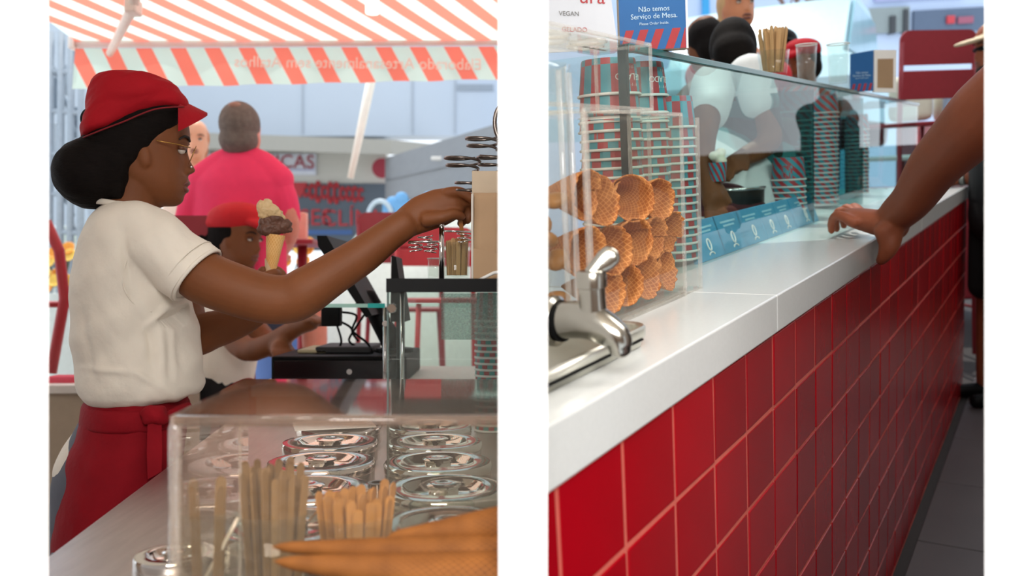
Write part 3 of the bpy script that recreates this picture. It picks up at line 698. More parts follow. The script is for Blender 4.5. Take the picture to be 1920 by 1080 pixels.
# ---- customer leaning on the slab
BL = mat('black_cotton', '#141214', .9, var=.1)
pc = thing('person', 'person with a bare tanned forearm resting one hand on the counter edge', 'person', (0, 0, 0))
b = MB()
arm = [(1668, 418, 2.22, .040), (1682, 402, 2.20, .046), (1712, 372, 2.10, .050), (1752, 312, 1.98, .059), (1800, 262, 1.86, .066), (1850, 212, 1.76, .074), (1930, 140, 1.66, .072), (2010, 70, 1.60, .075)]
b.limb([rp(*a_[:3]) for a_ in arm], [a_[3] for a_ in arm], 20)
# palm: over the edge, knuckles to the left
b.limb([rp(1676, 424, 2.22), rp(1640, 416, 2.26), rp(1606, 409, 2.30)], [(.046, .038), (.050, .034), (.046, .028)], 18, ref=rv((0, 0, 1)))
fing = [[(1602, 417, 2.25), (1572, 403, 2.28), (1560, 415, 2.31), (1559, 434, 2.33)],
        [(1603, 409, 2.29), (1576, 396, 2.33), (1567, 410, 2.36), (1569, 431, 2.38)],
        [(1608, 403, 2.33), (1587, 390, 2.37), (1579, 404, 2.40), (1583, 425, 2.42)],
        [(1614, 399, 2.36), (1601, 388, 2.40), (1594, 400, 2.43), (1597, 419, 2.45)]]
for f_ in fing: b.limb([rp(*q) for q in f_], [.0155, .0135, .012, .0095], 12, n=5)
b.limb([rp(1660, 432, 2.19), rp(1664, 458, 2.19), rp(1658, 480, 2.20), rp(1651, 489, 2.22)], [.030, .022, .0175, .013], 14)
b.limb([rp(1676, 432, 2.19), rp(1672, 458, 2.18), rp(1664, 478, 2.19)], [.026, .022, .016], 14)
SH = rp(2010, 70, 1.60); CT = V3((SH.x+.26, SH.y-.02, 0))
b.limb([V3((CT.x, CT.y, SH.z+.02)), V3((CT.x, CT.y, SH.z-.3)), V3((CT.x, CT.y, -.25))], [(.20, .12), (.18, .12), (.17, .12)], 20, ref=(0, 1, 0))
b.limb([V3((CT.x, CT.y, SH.z)), V3((CT.x, CT.y, SH.z+.14))], .055)
head(b, frame((CT.x, CT.y, SH.z+.24), (-1, .3, 0)), 1.05)
for s in (-1, 1): b.limb([V3((CT.x+s*.09, CT.y, -.25)), V3((CT.x+s*.1, CT.y, FL+.08))], [.085, .05])
solid(b, 'body', SKIN_T, .0055, 5, pc)
b = MB(); b.limb([V3((CT.x, CT.y, SH.z+.05)), V3((CT.x, CT.y, SH.z-.3)), V3((CT.x, CT.y, -.2))], [(.215, .135), (.19, .135), (.185, .135)], 24, ref=(0, 1, 0))
b.limb([SH+V3((.06, 0, .01)), SH+V3((-.05, .06, -.05))], .088)
solid(b, 'shirt', BL, .01, 3, pc)
b = MB()
for s in (-1, 1): b.limb([V3((CT.x+s*.09, CT.y, -.2)), V3((CT.x+s*.1, CT.y, FL+.06))], [.1, .075])
solid(b, 'trousers', mat('dark_denim', '#25262c', .9), .012, 3, pc)
b = MB()
for s in (-1, 1): b.limb([V3((CT.x+s*.1, CT.y, FL+.04)), V3((CT.x+s*.1-.12, CT.y+.03, FL+.035))], [.045, .035])
solid(b, 'shoes', BLACK, .01, 2, pc)
# ---- bearded man in a beige cap at the far end
def simple_person(label, hd, fwd, k, floor, skin, shirt, pants, hairm=None, arms=(), sleeves=.35, shoulders=.2, waist=None, lean=(0, 0), voxel=.012, hair='short', longp=True, apron=None, up=(0, 0, 1)):
    """hd: head centre; arms: polylines shoulder>elbow>wrist; everything in the current place's frame"""
    t = thing('person', label, 'person', (0, 0, 0)); hd = V3(hd); fw = V3(fwd); fw.z = 0; fw.normalize(); sd = V3((-fw.y, fw.x, 0))
    M = frame(hd, fwd, up); sc = hd-V3((fw.x*.02, fw.y*.02, .27*k)); 
    ln = V3((lean[0], lean[1], 0)); wc = V3(waist) if waist else sc+ln-V3((0, 0, .42*k)); sw = shoulders
    b = MB(); head(b, M, k)
    b.limb([hd-V3(fw)*.03*k-V3((0, 0, .05*k)), sc+V3((0, 0, .05*k))], .054*k)
    b.limb([sc+sd*-sw*.8, sc+sd*sw*.8], .058*k); b.limb([sc, (sc+wc)/2, wc], [(sw*.85, .10*k), (sw*.82, .11*k), (sw*.8, .11*k)], 20, ref=fw)
    for A in arms:
        A = [V3(q) for q in A]; b.limb(A, [.052*k, .044*k, .030*k][:len(A)])
        d = (A[-1]-A[-2]).normalized(); s2 = d.cross(V3((0, 0, 1))).normalized()
        if s2.length < .1: s2 = sd
        b.limb([A[-1], A[-1]+d*.06*k], [.030*k, .034*k])
        for q in range(4): b.limb([A[-1]+d*.06*k+s2*(q-1.5)*.018*k, A[-1]+d*.1*k+s2*(q-1.5)*.02*k-V3((0, 0, .006)), A[-1]+d*.125*k+s2*(q-1.5)*.02*k-V3((0, 0, .025))], [.0105*k, .0095*k, .008*k], 8, n=3)
        b.limb([A[-1]+d*.02+s2*-.03*k, A[-1]+d*.065*k+s2*-.055*k-V3((0, 0, .015))], [.013*k, .009*k], 8)
    legs = []
    if floor is not None:
        for s in (-1, 1): legs.append([wc+sd*s*.085-V3((0, 0, .05)), wc+sd*s*.095-V3((0, 0, .05+(wc.z-floor)*.45)), V3((wc.x, wc.y, floor+.07))+sd*s*.1])
        for l in legs: b.limb(l, [.075*k, .055*k, .04*k])
    solid(b, 'body', skin, voxel, 3, t)
    face_parts(t, M, k)
    b = MB(); b.limb([sc+V3((0, 0, .035)), sc-V3((0, 0, .05)), (sc+wc)/2, wc-V3((0, 0, .03))], [(sw*.62, .085*k), (sw*.98, .12*k), (sw*.92, .128*k), (sw*.9, .128*k)], 24, ref=fw)
    for A in arms:
        A = [V3(q) for q in A]; b.limb([A[0]-(A[1]-A[0]).normalized()*.05, A[0]+(A[1]-A[0])*sleeves*1.6], [.075*k, .066*k])
    solid(b, 'shirt', shirt, voxel, 3, t)
    if legs:
        b = MB(); b.limb([wc-V3((0, 0, .0)), wc-V3((0, 0, .12))], [(sw*.85, .125*k), (sw*.9, .13*k)], 20, ref=fw)
        for l in legs: b.limb(l if longp else [l[0], l[0]+(l[1]-l[0])*.9], [.1*k, .085*k, .07*k] if longp else [.1*k, .095*k])
        solid(b, 'trousers', pants, voxel, 3, t)
        for s, l in zip((-1, 1), legs):
            b = MB(); b.limb([l[-1]-V3((0, 0, .03)), l[-1]+fw*.13-V3((0, 0, .035))], [.042, .036]); solid(b, 'shoe', BLACK, voxel, 2, t)
    if hairm and hair != 'none':
        b = MB(); Mr = M.to_3x3().to_4x4()
        b.ell(M @ V3((-.022*k, 0, .045*k)), (.105*k, .085*k, .105*k), m=Mr)
        b.ell(M @ V3((-.055*k, 0, -.02*k)), (.068*k, .074*k, .08*k), m=Mr)
        if hair == 'long':
            b.ell(M @ V3((-.07*k, 0, -.10*k)), (.07*k, .085*k, .13*k), m=Mr)
        if hair == 'bun': b.ell(M @ V3((-.155*k, 0, .0)), (.055*k, .05*k, .05*k), m=Mr)
        solid(b, 'hair', hairm, voxel*.8, 3, t)
    return t, M
def flat_cap(parent, M, k, m, brim=True):
    b = MB(); Mr = M.to_3x3().to_4x4() @ Matrix.Rotation(-.12, 4, 'Y')
    b.ell(M @ V3((-.005*k, 0, .095*k)), (.122*k, .098*k, .062*k), m=Mr); b.ell(M @ V3((-.02*k, 0, .075*k)), (.112*k, .092*k, .045*k), m=Mr)
    b.ell(M @ V3((.105*k, 0, .082*k)), (.06*k, .07*k, .022*k), m=M.to_3x3().to_4x4() @ Matrix.Rotation(.25, 4, 'Y'))
    return solid(b, 'cap', m, .007, 3, parent)
hd = rp(1872, 98, 4.2); fw = rv((-1, .1, -.05))
wr = rp(1806, 335, 4.42); el = rp(1885, 322, 4.3)
t, M = simple_person('bearded man in a beige cap and black shirt at the far counter end', hd, fw, 1.0, FL, SKIN_T, BL, mat('black_trousers', '#100f10', .9), BROW, arms=[(rp(1905, 205, 4.1), el, wr)], longp=False, hair='short')
BEIGE = mat('beige_cotton', '#d8c3a4', .85, var=.04)
b = MB(); b.ell(M @ V3((-.01, 0, .085)), (.112, .092, .075), m=M.to_3x3().to_4x4()); b.ell(M @ V3((.13, 0, .062)), (.085, .075, .012), m=M.to_3x3().to_4x4() @ Matrix.Rotation(.2, 4, 'Y')); solid(b, 'baseball_cap', BEIGE, .008, 3, t)
b = MB(); b.ell(M @ V3((.055, 0, -.085)), (.045, .062, .05), m=M.to_3x3().to_4x4()); solid(b, 'beard', BROW, .008, 3, t)
b = MB(); d_ = (wr-el).normalized(); b.tube([wr-d_*.012+V3(q) for q in [(0, 0, 0)]]+[wr+d_*.018], .037, 18); b.build('watch', mat('watch_steel', '#8d8f88', .3, .8), t, True)
b = MB(); b.tube([M @ V3((.085, -.06, .022)), M @ V3((.095, 0, .022)), M @ V3((.085, .06, .022))], .012, 8); b.build('sunglasses', BLACK, t, True)
# ---- server bent over behind the glass
hd = rp(1375, 112, 3.05); fw = rv((.25, 1, -.75))
TEE2 = mat('white_cotton_cool', '#dfe2e2', .85, var=.03, bump=.12, bscale=40)
t, M = simple_person('dark-haired server in a white tee bending behind the display case', hd, fw, 1.0, FL, SKIN_B, TEE2, mat('maroon_apron', '#4a1a20', .85), HAIR_K, arms=[(rp(1412, 160, 2.9), rp(1445, 255, 2.85), rp(1392, 296, 2.75)), (rp(1335, 175, 2.75), rp(1314, 270, 2.55), rp(1330, 340, 2.5))], waist=rp(1340, 425, 2.8), shoulders=.22, voxel=.011, sleeves=.25)
q = rp(1346, 340, 2.48); c_ = thing('gelato_cup', 'slant striped cup heaped with white gelato held behind the glass', 'gelato cup', q)
part(c_, 'cup', CUPD, lambda b: b.lathe([(.001, 0), (.022, 0), (.027, .055), (.0255, .055), (.001, .05)], 24), 'auto')
b = MB(); [b.ell((.011*math.cos(a_), .011*math.sin(a_), .058+.008*i), (.017, .017, .014)) for i, a_ in enumerate((0, 2.1, 4.2, 1))]; solid(b, 'gelato', mat('white_gelato', '#eee4cf', .5, sss=.2), .004, 2, c_)
# ---- fair-haired woman and red-capped server beyond
hd = rp(1382, 22, 4.15); t, M = simple_person('fair-haired woman in a white and red top beyond the counter', hd, rv((.2, -1, 0)), 1.0, FL, mat('skin_sun', '#c07a52', .5, sss=.1), TEE2, BL, mat('fair_hair', '#c39a68', .6, var=.2, bump=.2), hair='long', voxel=.014)
b = MB(); sc = hd-V3((0, 0, .34)); b.limb([sc+rv((-.2, 0, .04)), sc+rv((0, -.02, -.02)), sc+rv((.2, 0, .04))], .075); solid(b, 'red_scarf', mat('bright_red_cotton', '#d02a35', .8), .014, 3, t)
hd = rp(1507, 122, 4.3); t, M = simple_person('server in a red cap seen behind the water tumblers', hd, rv((-.8, -.5, -.3)), .85, FL, SKIN_B, mat('pink_cotton', '#c8566a', .85), BL, HAIR_K, voxel=.014)
flat_cap(t, M, .85, RED_CAP)
hd = rp(1462, 98, 5.3); t, M = simple_person('person in a black hat behind the tumbler of wooden spoons', hd, rv((.6, .6, 0)), .9, FL, SKIN_B, BL, BL, HAIR_K, voxel=.014)
b = MB(); b.ell(M @ V3((0, 0, .08)), (.12, .1, .07), m=M.to_3x3().to_4x4()); b.ell(M @ V3((.03, 0, .05)), (.17, .14, .014), m=M.to_3x3().to_4x4()); solid(b, 'hat', BLACK, .01, 3, t)
hd = rp(1322, 92, 3.9); t, M = simple_person('dark-haired person half hidden by the big blue sign', hd, rv((-.3, 1, -.2)), .95, FL, SKIN_B, TEE2, BL, HAIR_K, voxel=.014)
# ---- terrace furniture and street
q = rp(1712, 130, 4.9); qz = rp(1712, 68, 4.9)
rzc = math.atan2(rv((-.25, 1, 0)).y, rv((-.25, 1, 0)).x)
gz = FL+.12
bar_chair('bar_chair', 'red metal bar chair with a slotted back beside the small sign box', (q.x, q.y, gz), rzc, wd=.50, top=qz.z-gz, seat=qz.z-gz-.5, ht=.37)
q = rp(1676, 235, 5.6); bar_chair('bar_chair', 'pinkish red bar chair seen through the far end of the glass case', (q.x, q.y, gz), rzc+.6, wd=.34, top=q.z-gz, seat=q.z-gz-.42, m=REDMETAL2)
q = rp(1690, 292, 6.4); t = thing('terrace_table', 'pale round terrace table seen through the end of the display case', 'table', (q.x, q.y, gz))
part(t, 'table_top', mat('pale_tabletop', '#e4efec', .5), lambda b: b.lathe([(.001, q.z-gz-.03), (.28, q.z-gz-.03), (.285, q.z-gz-.015), (.28, q.z-gz), (.001, q.z-gz)], 36), 'auto')
part(t, 'pedestal', REDMETAL, lambda b: b.lathe([(.2, 0), (.2, .01), (.03, .03), (.025, q.z-gz-.03)], 20), True)
STREET = mat('pale_paving', '#c9c6c0', .9, var=.05, scale=3)
a = MB(); a.span((-16, 3.1, FL+.02), (-1.55, 17, gz)); a.build('pavement', STREET, kind='structure')
a = MB(); a.span((-2.6, -.5, FL-.06), (-.66, 4.2, FL+.0)); a.build('floor_staff', mat('staff_floor', '#6a6460', .7), kind='structure')
PB = mat('pale_blue_render', '#c3d4ee', .9, var=.03, scale=2)
A = rp(960, 300, 13); B = rp(2050, 300, 13); ux = B-A; ux.z = 0; L_ = ux.length; ux.normalize(); nf = ux.cross(V3((0, 0, 1)))
bd = thing('street_building', 'pale blue rendered building across the street in the background', 'building', (A.x, A.y, gz))
part(bd, 'wall', PB, lambda b: b.prism([(0, 0), (L_, 0), (L_, 9), (0, 9)], -nf*.1, ux, (0, 0, 1), .2))
def bwin(px0, px1, py0, py1, m, name, d=12.9, dep=.06):
    p0 = rp(px0, py1, d); p1 = rp(px1, py1, d); p2 = rp(px0, py0, d); z0 = p0.z-gz; z1 = p2.z-gz; x0 = (p0-A).dot(ux); x1 = (p1-A).dot(ux)
    return part(bd, name, m, lambda b: b.prism([(x0, z0), (x1, z0), (x1, z1), (x0, z1)], nf*dep/2, ux, (0, 0, 1), dep)), (x0, x1, z0, z1)
bwin(1612, 1692, 22, 68, mat('grey_window', '#8e9a9c', .3), 'window'); bwin(1655, 1665, 36, 68, mat('window_dark', '#3b3f45', .4), 'window_bar', dep=.1); bwin(1680, 1688, 24, 68, MATS['window_dark'], 'window_bar', dep=.1)
bwin(1700, 1850, 26, 68, mat('shopfront_blue_grey', '#566780', .4), 'shopfront')
bwin(1625, 1790, 2, 10, mat('pale_lettering_band', '#b0b6dd', .7), 'sign_band')
_, r_ = bwin(1758, 1772, 36, 50, mat('sign_red', '#c8404a', .6), 'red_logo', dep=.1)
bwin(1778, 1806, 38, 50, mat('sign_red_dull', '#a05a70', .6), 'red_lettering_band', dep=.1)
bwin(1312, 1325, 0, 70, mat('cyan_banner', '#3fa4e0', .7), 'banner')
def car(label, px, py, d, L_, H_, W_, m, yaw_v, mg, base=None):
    q = rp(px, py, d) if PLACE == 'R' else at(px, py, d)
    if base is not None: q.z = base
    f_ = V3(yaw_v); f_.z = 0; rz = math.atan2(f_.y, f_.x)
    t = thing('car', label, 'car', q, rz)
    b = MB(); prof = [(-.5, .18), (-.5, .42), (-.46, .55), (-.36, .60), (-.24, .96), (-.14, 1), (.12, 1), (.22, .93), (.34, .62), (.46, .54), (.5, .42), (.5, .18)]
    ys = [(-.5, .86), (-.47, .96), (-.3, 1), (.3, 1), (.47, .96), (.5, .86)]
    b.rings([[V3((x*L_*(.97 if k < 1 else 1), y*W_*(1 if z < .6 else .86), z*H_*(.97+.03*k))) for x, z in prof] for y, k in ys]); b.build('body', m, t, 'auto')
    for s in (-1, 1):
        part(t, 'side_window', mg, lambda b: b.prism([(-.3*L_, .62*H_), (.3*L_, .62*H_), (.19*L_, .92*H_), (-.21*L_, .94*H_)], (0, s*(W_*.44), 0), (1, 0, 0), (0, 0, 1), .02))
        for x in (-.3, .3): part(t, 'wheel', BLACK, lambda b: b.lathe([(.001, -.1), (.3*.95, -.1), (.3, -.06), (.3, .06), (.28, .1), (.001, .1)], 20, (x*L_, s*W_*.42, .3), m=Matrix.Rotation(PI/2, 4, 'X')), 'auto')
    part(t, 'windscreen', mg, lambda b: b.box((.275*L_, 0, .79*H_), (.02, W_*.74, .36*H_), m=Matrix.Rotation(-.62, 4, 'Y')))
    return t
CARG = mat('car_glass', '#a8d6e2', .1, var=.1, scale=3)
q = rp(1550, 200, 8.0)
car('light blue car parked across the street behind the counter', 1470, 285, 8.0, 3.6, 1.25, 1.6, mat('pale_blue_paint', '#bfe3ee', .25), rv((.55, 1, 0)), CARG)
q = rp(1760, 210, 6.6); t = thing('cushioned_bench', 'cream cushioned bench beyond the red bar chair', 'bench', (q.x, q.y, gz))
CREAM = mat('cream_cushion', '#ded8c4', .85, var=.05)
for dx in (-.22, .13): part(t, 'cushion', CREAM if dx < 0 else CREAM, lambda b: b.box(rv((dx, 0, 0))+V3((0, 0, q.z-gz+.1)), (.28, .24, .34), .05, rz=.5), True)
part(t, 'grey_strap', mat('grey_strap', '#93a0b4', .8), lambda b: b.box(rv((0, -.14, 0))+V3((0, 0, q.z-gz+.1)), (.06, .06, .36), .01, rz=.5))
part(t, 'base', REDMETAL, lambda b: b.box((0, 0, (q.z-gz)/2-.04), (.5, .4, q.z-gz-.1), .02, rz=.5))
# bare tree
BARK = mat('bark', '#8d6f68', .9, var=.2)
q = rp(1560, 240, 10.5); tb = thing('street_tree', 'bare branching street tree above the pale car', 'tree', (q.x, q.y, gz))
b = MB(); top = rp(1540, 90, 10.5)-V3((q.x, q.y, gz)); b.limb([(0, 0, 0), top*.6, top], [.09, .07, .06]); b.build('trunk', BARK, tb, True)
for i in range(9):
    e = rp(1450+i*17, -40-(i % 3)*30, 10.5+((i*7) % 5-2)*.25)-V3((q.x, q.y, gz)); mid = top.lerp(e, .5)+V3((random.uniform(-.1, .1), random.uniform(-.1, .1), -.08))
    b = MB(); b.limb([top*.97, mid, e], [.045, .03, .018], 8); br = b.build('branch', BARK, tb, True)
    b = MB()
    for k in range(5):
        s_ = mid.lerp(e, random.random()); b.limb([s_, s_+V3((random.uniform(-.25, .25), random.uniform(-.25, .25), random.uniform(0, .3)))], [.012, .006], 6, n=2)
    b.build('twigs', BARK, br, True)
# =================================================================== LEFT-HAND PLACE (upright; depth along +Y)
PLACE = 'L'
SL = .125; YAW = math.atan(SL)
HC = ZC-.345          # steel counter top
def edge_x(d): return -.660-SL*(d-1.62)
def gap_x(d): return -.210-SL*(d-1.31)
def cz(o): o.rotation_euler = (0, 0, YAW); return o
a = MB(); a.span((-3.6, -2.2, -.05), (at(948, 0, .8).x, 3.3, 0)); a.build('floor_shop', mat('shop_floor', '#6b6058', .7), kind='structure')
# ---- steel counter
t = thing('gelato_counter', 'brushed stainless steel gelato counter with sunken lids', 'counter', (0, 0, 0))
def slab(z0, z1, ins=0, ye=2.25):
    def fn(b):
        P = [(edge_x(.83)+ins, .83+ins), (at(946, 0, .83).x, .83+ins), (at(947, 0, ye).x, ye-ins), (edge_x(ye)+ins, ye-ins)]
        b.add([(x, y, z0) for x, y in P]+[(x, y, z1) for x, y in P], [(3, 2, 1, 0), (4, 5, 6, 7), (0, 1, 5, 4), (1, 2, 6, 5), (2, 3, 7, 6), (3, 0, 4, 7)])
    return fn
part(t, 'top_plate', BRUSHED, slab(HC-.03, HC)); part(t, 'body', mat('counter_body', '#b9b4ae', .5, .3), slab(.08, HC-.03, .03)); part(t, 'plinth', BLACK, slab(0, .08, .08))
# ---- pozzetti lids
def lid_meshes(r=.095):
    l = MB().lathe([(r*.99, .0), (r*1.0, .002), (r*1.0, .0135), (r*.975, .017), (r*.70, .0195), (r*.655, .0175), (r*.56, .008), (r*.30, .004), (.001, .004)], 48)
    kn = MB().lathe([(r*.24, .004), (r*.245, .016), (r*.29, .0185), (r*.29, .0215), (r*.24, .0235), (r*.12, .0245), (r*.09, .0235), (.001, .0235)], 32)
    col = MB().lathe([(r*.955, .0), (r*.985, .0), (r*.985, .011), (r*.955, .0125), (r*.90, .0125)], 40, cap=False)
    return l.mesh('lid_disc', CHROME, 'auto'), kn.mesh('knob', CHROME, 'auto'), col.mesh('collar', STEEL, 'auto')
LM = lid_meshes()
rows = [(1.11, 'nearest'), (1.31, 'second'), (1.51, 'third'), (1.71, 'fourth'), (1.91, 'farthest')]
for ci, side in ((0, 'left'), (1, 'right')):
    for d, wd in rows:
        x = gap_x(d)+(-.104 if ci == 0 else .104)
        if ci == 0 and wd == 'farthest': pass
        t = thing('gelato_well_cover', 'polished steel lid with a sunken centre and round knob, %s of the %s column' % (wd, side), 'lid', (x+random.uniform(-.004, .004), d+random.uniform(-.003, .003), HC+.022), random.uniform(0, 6), 'polished lids over the gelato wells')
        link('lid_disc', LM[0], t); link('knob', LM[1], t)
        for k in range(2):
            o = link('collar', LM[2], t); o.location = (0, 0, -.022+.011*k)
q = at(326, 1052, 1.07); t = thing('gelato_well_cover', 'small polished steel lid lying alone at the near left corner of the counter', 'lid', (q.x, q.y, HC), 0, 'polished lids over the gelato wells')
link('lid_disc', LM[0], t); link('knob', LM[1], t); t.scale = (.5, .5, .7)
t = thing('drain_ring', 'small steel ring set between the two columns of lids', 'ring', (gap_x(1.41), 1.41, HC)); part(t, 'ring', STEEL, lambda b: b.lathe([(.012, .0), (.014, .0), (.014, .022), (.016, .024), (.010, .024), (.010, .004)], 20, cap=False), 'auto'); part(t, 'stem', STEEL, lambda b: b.lathe([(.001, 0), (.010, 0), (.010, .012), (.001, .012)], 16), 'auto')
b = MB(); b.box((0, 0, 0), (.17, .12, .002), .0008); o = b.build('paper_sheet', PAPER); o.location = (gap_x(1.86)-.11, 1.86, HC+.0475); o.rotation_euler = (0, 0, .3); tag(o, 'cream paper sheet lying on the far left lid', 'paper')
# ---- thick acrylic case in the foreground
t = thing('sneeze_case', 'thick clear acrylic case in the foreground over the steel counter', 'display case', (0, 0, 0))
zt = ZC-.129
def acase(z0, z1):
    pass
L0 = at(318, 780, .86); x0 = L0.x; x1 = at(944, 0, .86).x; xb = at(455, 711, 1.205).x; xb1 = at(944, 0, 1.2).x
AC = glass('thick_acrylic', '#fbf7f2', 1.38, .03, milk=.05, milkc='#e8ddd2'); AT = glass('acrylic_top', '#eee2da', 1.5, .05, milk=.18, milkc='#d8c6bd', gain=1.6)
def quadpr(P, z0, z1):
    def fn(b): b.add([(x, y, z0) for x, y in P]+[(x, y, z1) for x, y in P], [(3, 2, 1, 0), (4, 5, 6, 7), (0, 1, 5, 4), (1, 2, 6, 5), (2, 3, 7, 6), (3, 0, 4, 7)])
    return fn
part(t, 'front_panel', AC, quadpr([(x0, .86), (x1, .86), (x1, .868), (x0, .868)], HC+.001, zt-.008))
part(t, 'left_panel', AC, quadpr([(x0, .868), (x0+.008, .868), (xb+.008, 1.205), (xb, 1.205)], HC+.001, zt-.008))
part(t, 'top_panel', AT, quadpr([(x0, .86), (x1, .86), (xb1, 1.21), (xb, 1.21)], zt-.008, zt))
part(t, 'corner_edge', ACRYL_EDGE, lambda b: (b.tube([(x0+.004, .864, HC+.001), (x0+.004, .864, zt-.014), (x0+.006, .868, zt-.004)], .0065, 10), b.tube([(x0+.004, .866, zt-.005), (xb+.004, 1.205, zt-.005)], .005, 8)), True)
part(t, 'front_top_edge', glass('acrylic_edge_soft', '#e9e2da', 1.5, .1, milk=.16, milkc='#cdbfb4'), lambda b: b.tube([(x0+.006, .863, zt-.005), (x1, .863, zt-.005)], .006, 8), True)
part(t, 'inner_edge', ACRYL_EDGE, lambda b: b.span((at(447, 0, .93).x, .93, HC+.002), (at(447, 0, .93).x+.003, .933, zt-.01)))
# ---- sneeze guard with black top
t = thing('sneeze_guard', 'glass sneeze guard with a thick black top at the right of the steel counter', 'display case', (0, 0, 0))
gx = at(727, 0, 1.207).x; gx1 = at(944, 0, 1.207).x; gx2 = at(944, 0, 1.95).x; gb = gx-SL*.74
SG = glass('guard_glass', '#eef6f3', 1.45, 0, milk=.03, milkc='#dfe9e6')
part(t, 'front_pane', SG, quadpr([(gx, 1.207), (gx1, 1.207), (gx1, 1.211), (gx, 1.211)], HC+.002, ZC-.006))
part(t, 'pane_edge', mat('glass_edge_grey', '#4c5a58', .2), lambda b: b.span((gx-.0012, 1.206, HC+.002), (gx+.0012, 1.212, ZC-.006)))
part(t, 'black_top', BLACK, quadpr([(gx-.002, 1.205), (gx1, 1.205), (gx2, 1.95), (gb, 1.95)], ZC-.006, ZC+.0136))
part(t, 'reflection_band', glass('pale_reflection', '#dbe6e3', 1.4, .2, milk=.25, milkc='#d7e0dc'), quadpr([(gx+.018, 1.9), (gx2, 1.9), (gx2, 1.906), (gx+.018, 1.906)], ZC-.115, ZC-.012))  # milky sheet standing in for a pale reflection in the guard glass
for px, py in ((735, 578), (722, 607)):
    q = at(px, py, 1.203 if px > 730 else 1.9); part(t, 'bolt', STEEL, lambda b: b.lathe([(.001, -.003), (.006, -.003), (.007, 0), (.006, .003), (.001, .003)], 14, q, m=Matrix.Rotation(PI/2, 4, 'X')), 'auto')
for px, d in ((727, 1.93),): part(t, 'support_post', STEEL, lambda b: b.tube([(gb+.02, 1.93, HC), (gb+.02, 1.93, ZC-.006)], .005, 10), True)
# ---- striped cups standing behind the guard
x_ = at(921, 0, 2.06).x; n_ = 19; cs = cup_meshes(.040, .07, stripe_angular('cup_stripes_left', '#a02c35', '#2f8a86', 9))
for i in range(n_): cup((x_, 2.06, HC+.001+i*.0146), cs, random.uniform(0, 6), 'striped paper cup in the stack behind the black-topped guard, '+ORD[n_-1-i]+' from the top', 'cups behind the sneeze guard')
# ---- sticks in tumblers, foreground
def fg_sticks(px, pyb, d, r, h, n_, tall, label, wid, m):
    q = at(px, pyb, d); q.z = HC+.001
    t = thing('tumbler', 'clear tumbler holding '+label, 'tumbler', q)
    part(t, 'glass', TUMB, lambda b: b.lathe([(.001, .001), (r*.82, .001), (r*.84, .006), (r, h), (r*.95, h), (r*.79, .01), (.001, .008)], 28), True)
    for k in range(n_):
        a_ = 2*PI*k*.618; rr = r*.72*math.sqrt((k+.5)/n_); b0 = V3((rr*.9*math.cos(a_), rr*.9*math.sin(a_), .012)); tip = V3((rr*1.25*math.cos(a_), rr*1.25*math.sin(a_), tall*random.uniform(.9, 1.04)))
        s_ = link('stir_stick', stick_mesh(b0, tip, m, wid, random.uniform(-.5, .5))); s_.location = q; tag(s_, 'flat wooden stick standing among '+label, 'stick', 'sticks in the tumbler with '+label)
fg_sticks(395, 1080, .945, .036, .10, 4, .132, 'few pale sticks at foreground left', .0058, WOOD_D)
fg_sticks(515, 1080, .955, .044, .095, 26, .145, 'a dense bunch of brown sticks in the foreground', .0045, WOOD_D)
fg_sticks(672, 1080, .97, .052, .09, 34, .115, 'golden rounded sticks behind the cones', .0056, mat('golden_wood', '#b98748', .65, var=.12))
b = MB(); b.tube([at(385, 1085, .93), at(447, 970, .93)], .0022, 8); o = b.build('drinking_straw', mat('clear_straw', '#e3dcd2', .4), None, True); tag(o, 'thin pale straw leaning across the foreground tumblers', 'straw')
b = MB(); b.tube([at(579, 976, 1.02), at(598, 955, 1.02)], .0013, 6); o = b.build('orange_pick', mat('orange_plastic', '#e09434', .4)); tag(o, 'short orange pick leaning beside the golden sticks', 'pick')
# ---- big wafer cones in the foreground
def long_cone(tip, end, r0, r1, label):
    b = MB(); tip = V3(tip); end = V3(end); n = 24; vs = []; fs = []; uvs = []; ax = (end-tip).normalized(); u = ax.orthogonal().normalized(); v = ax.cross(u); seg = 36; L_ = (end-tip).length
    for i in range(n+1):
        k = i/n; r = r0*math.sqrt(min(1, k*14))+(r1-r0)*k
        for j in range(seg+1):
            a_ = 2*PI*j/seg; vs.append(tip+ax*(k*L_)+(u*math.cos(a_)+v*math.sin(a_))*r*(1+.03*j/seg)); uvs.append((j/seg, k*L_/.15))
    for i in range(n):
        for j in range(seg): fs.append((i*(seg+1)+j, i*(seg+1)+j+1, (i+1)*(seg+1)+j+1, (i+1)*(seg+1)+j))
    b.add(vs, fs, uvs); o = b.build('wafer_cone', WAFFLE_D, None, True); tag(o, label, 'wafer cone', 'wafer cones lying in the foreground'); return o
WAFFLE_D = waffle_mat('waffle_dark', '#5c3413', '#925a26', 24, 18)
D0 = .825
long_cone(at(508, 1025, D0), at(985, 1040, D0), .0042, .022, 'brown wafer cone lying middle of three in the foreground')
long_cone(at(512, 1052, D0-.02), at(985, 1092, D0-.02), .0045, .031, 'lowest brown wafer cone in the foreground, cut by the frame bottom')
long_cone(at(726, 1006, D0+.012), at(985, 982, D0+.012), .004, .023, 'topmost brown wafer cone in the foreground, pointing left')
b = MB(); b.span((at(560, 0, D0).x, .79, HC), (at(944, 0, .85).x, .85, at(0, 1112, D0).z), .003); o = b.build('cone_rest', ACRYL); tag(o, 'low clear block under the foreground wafer cones', 'stand')

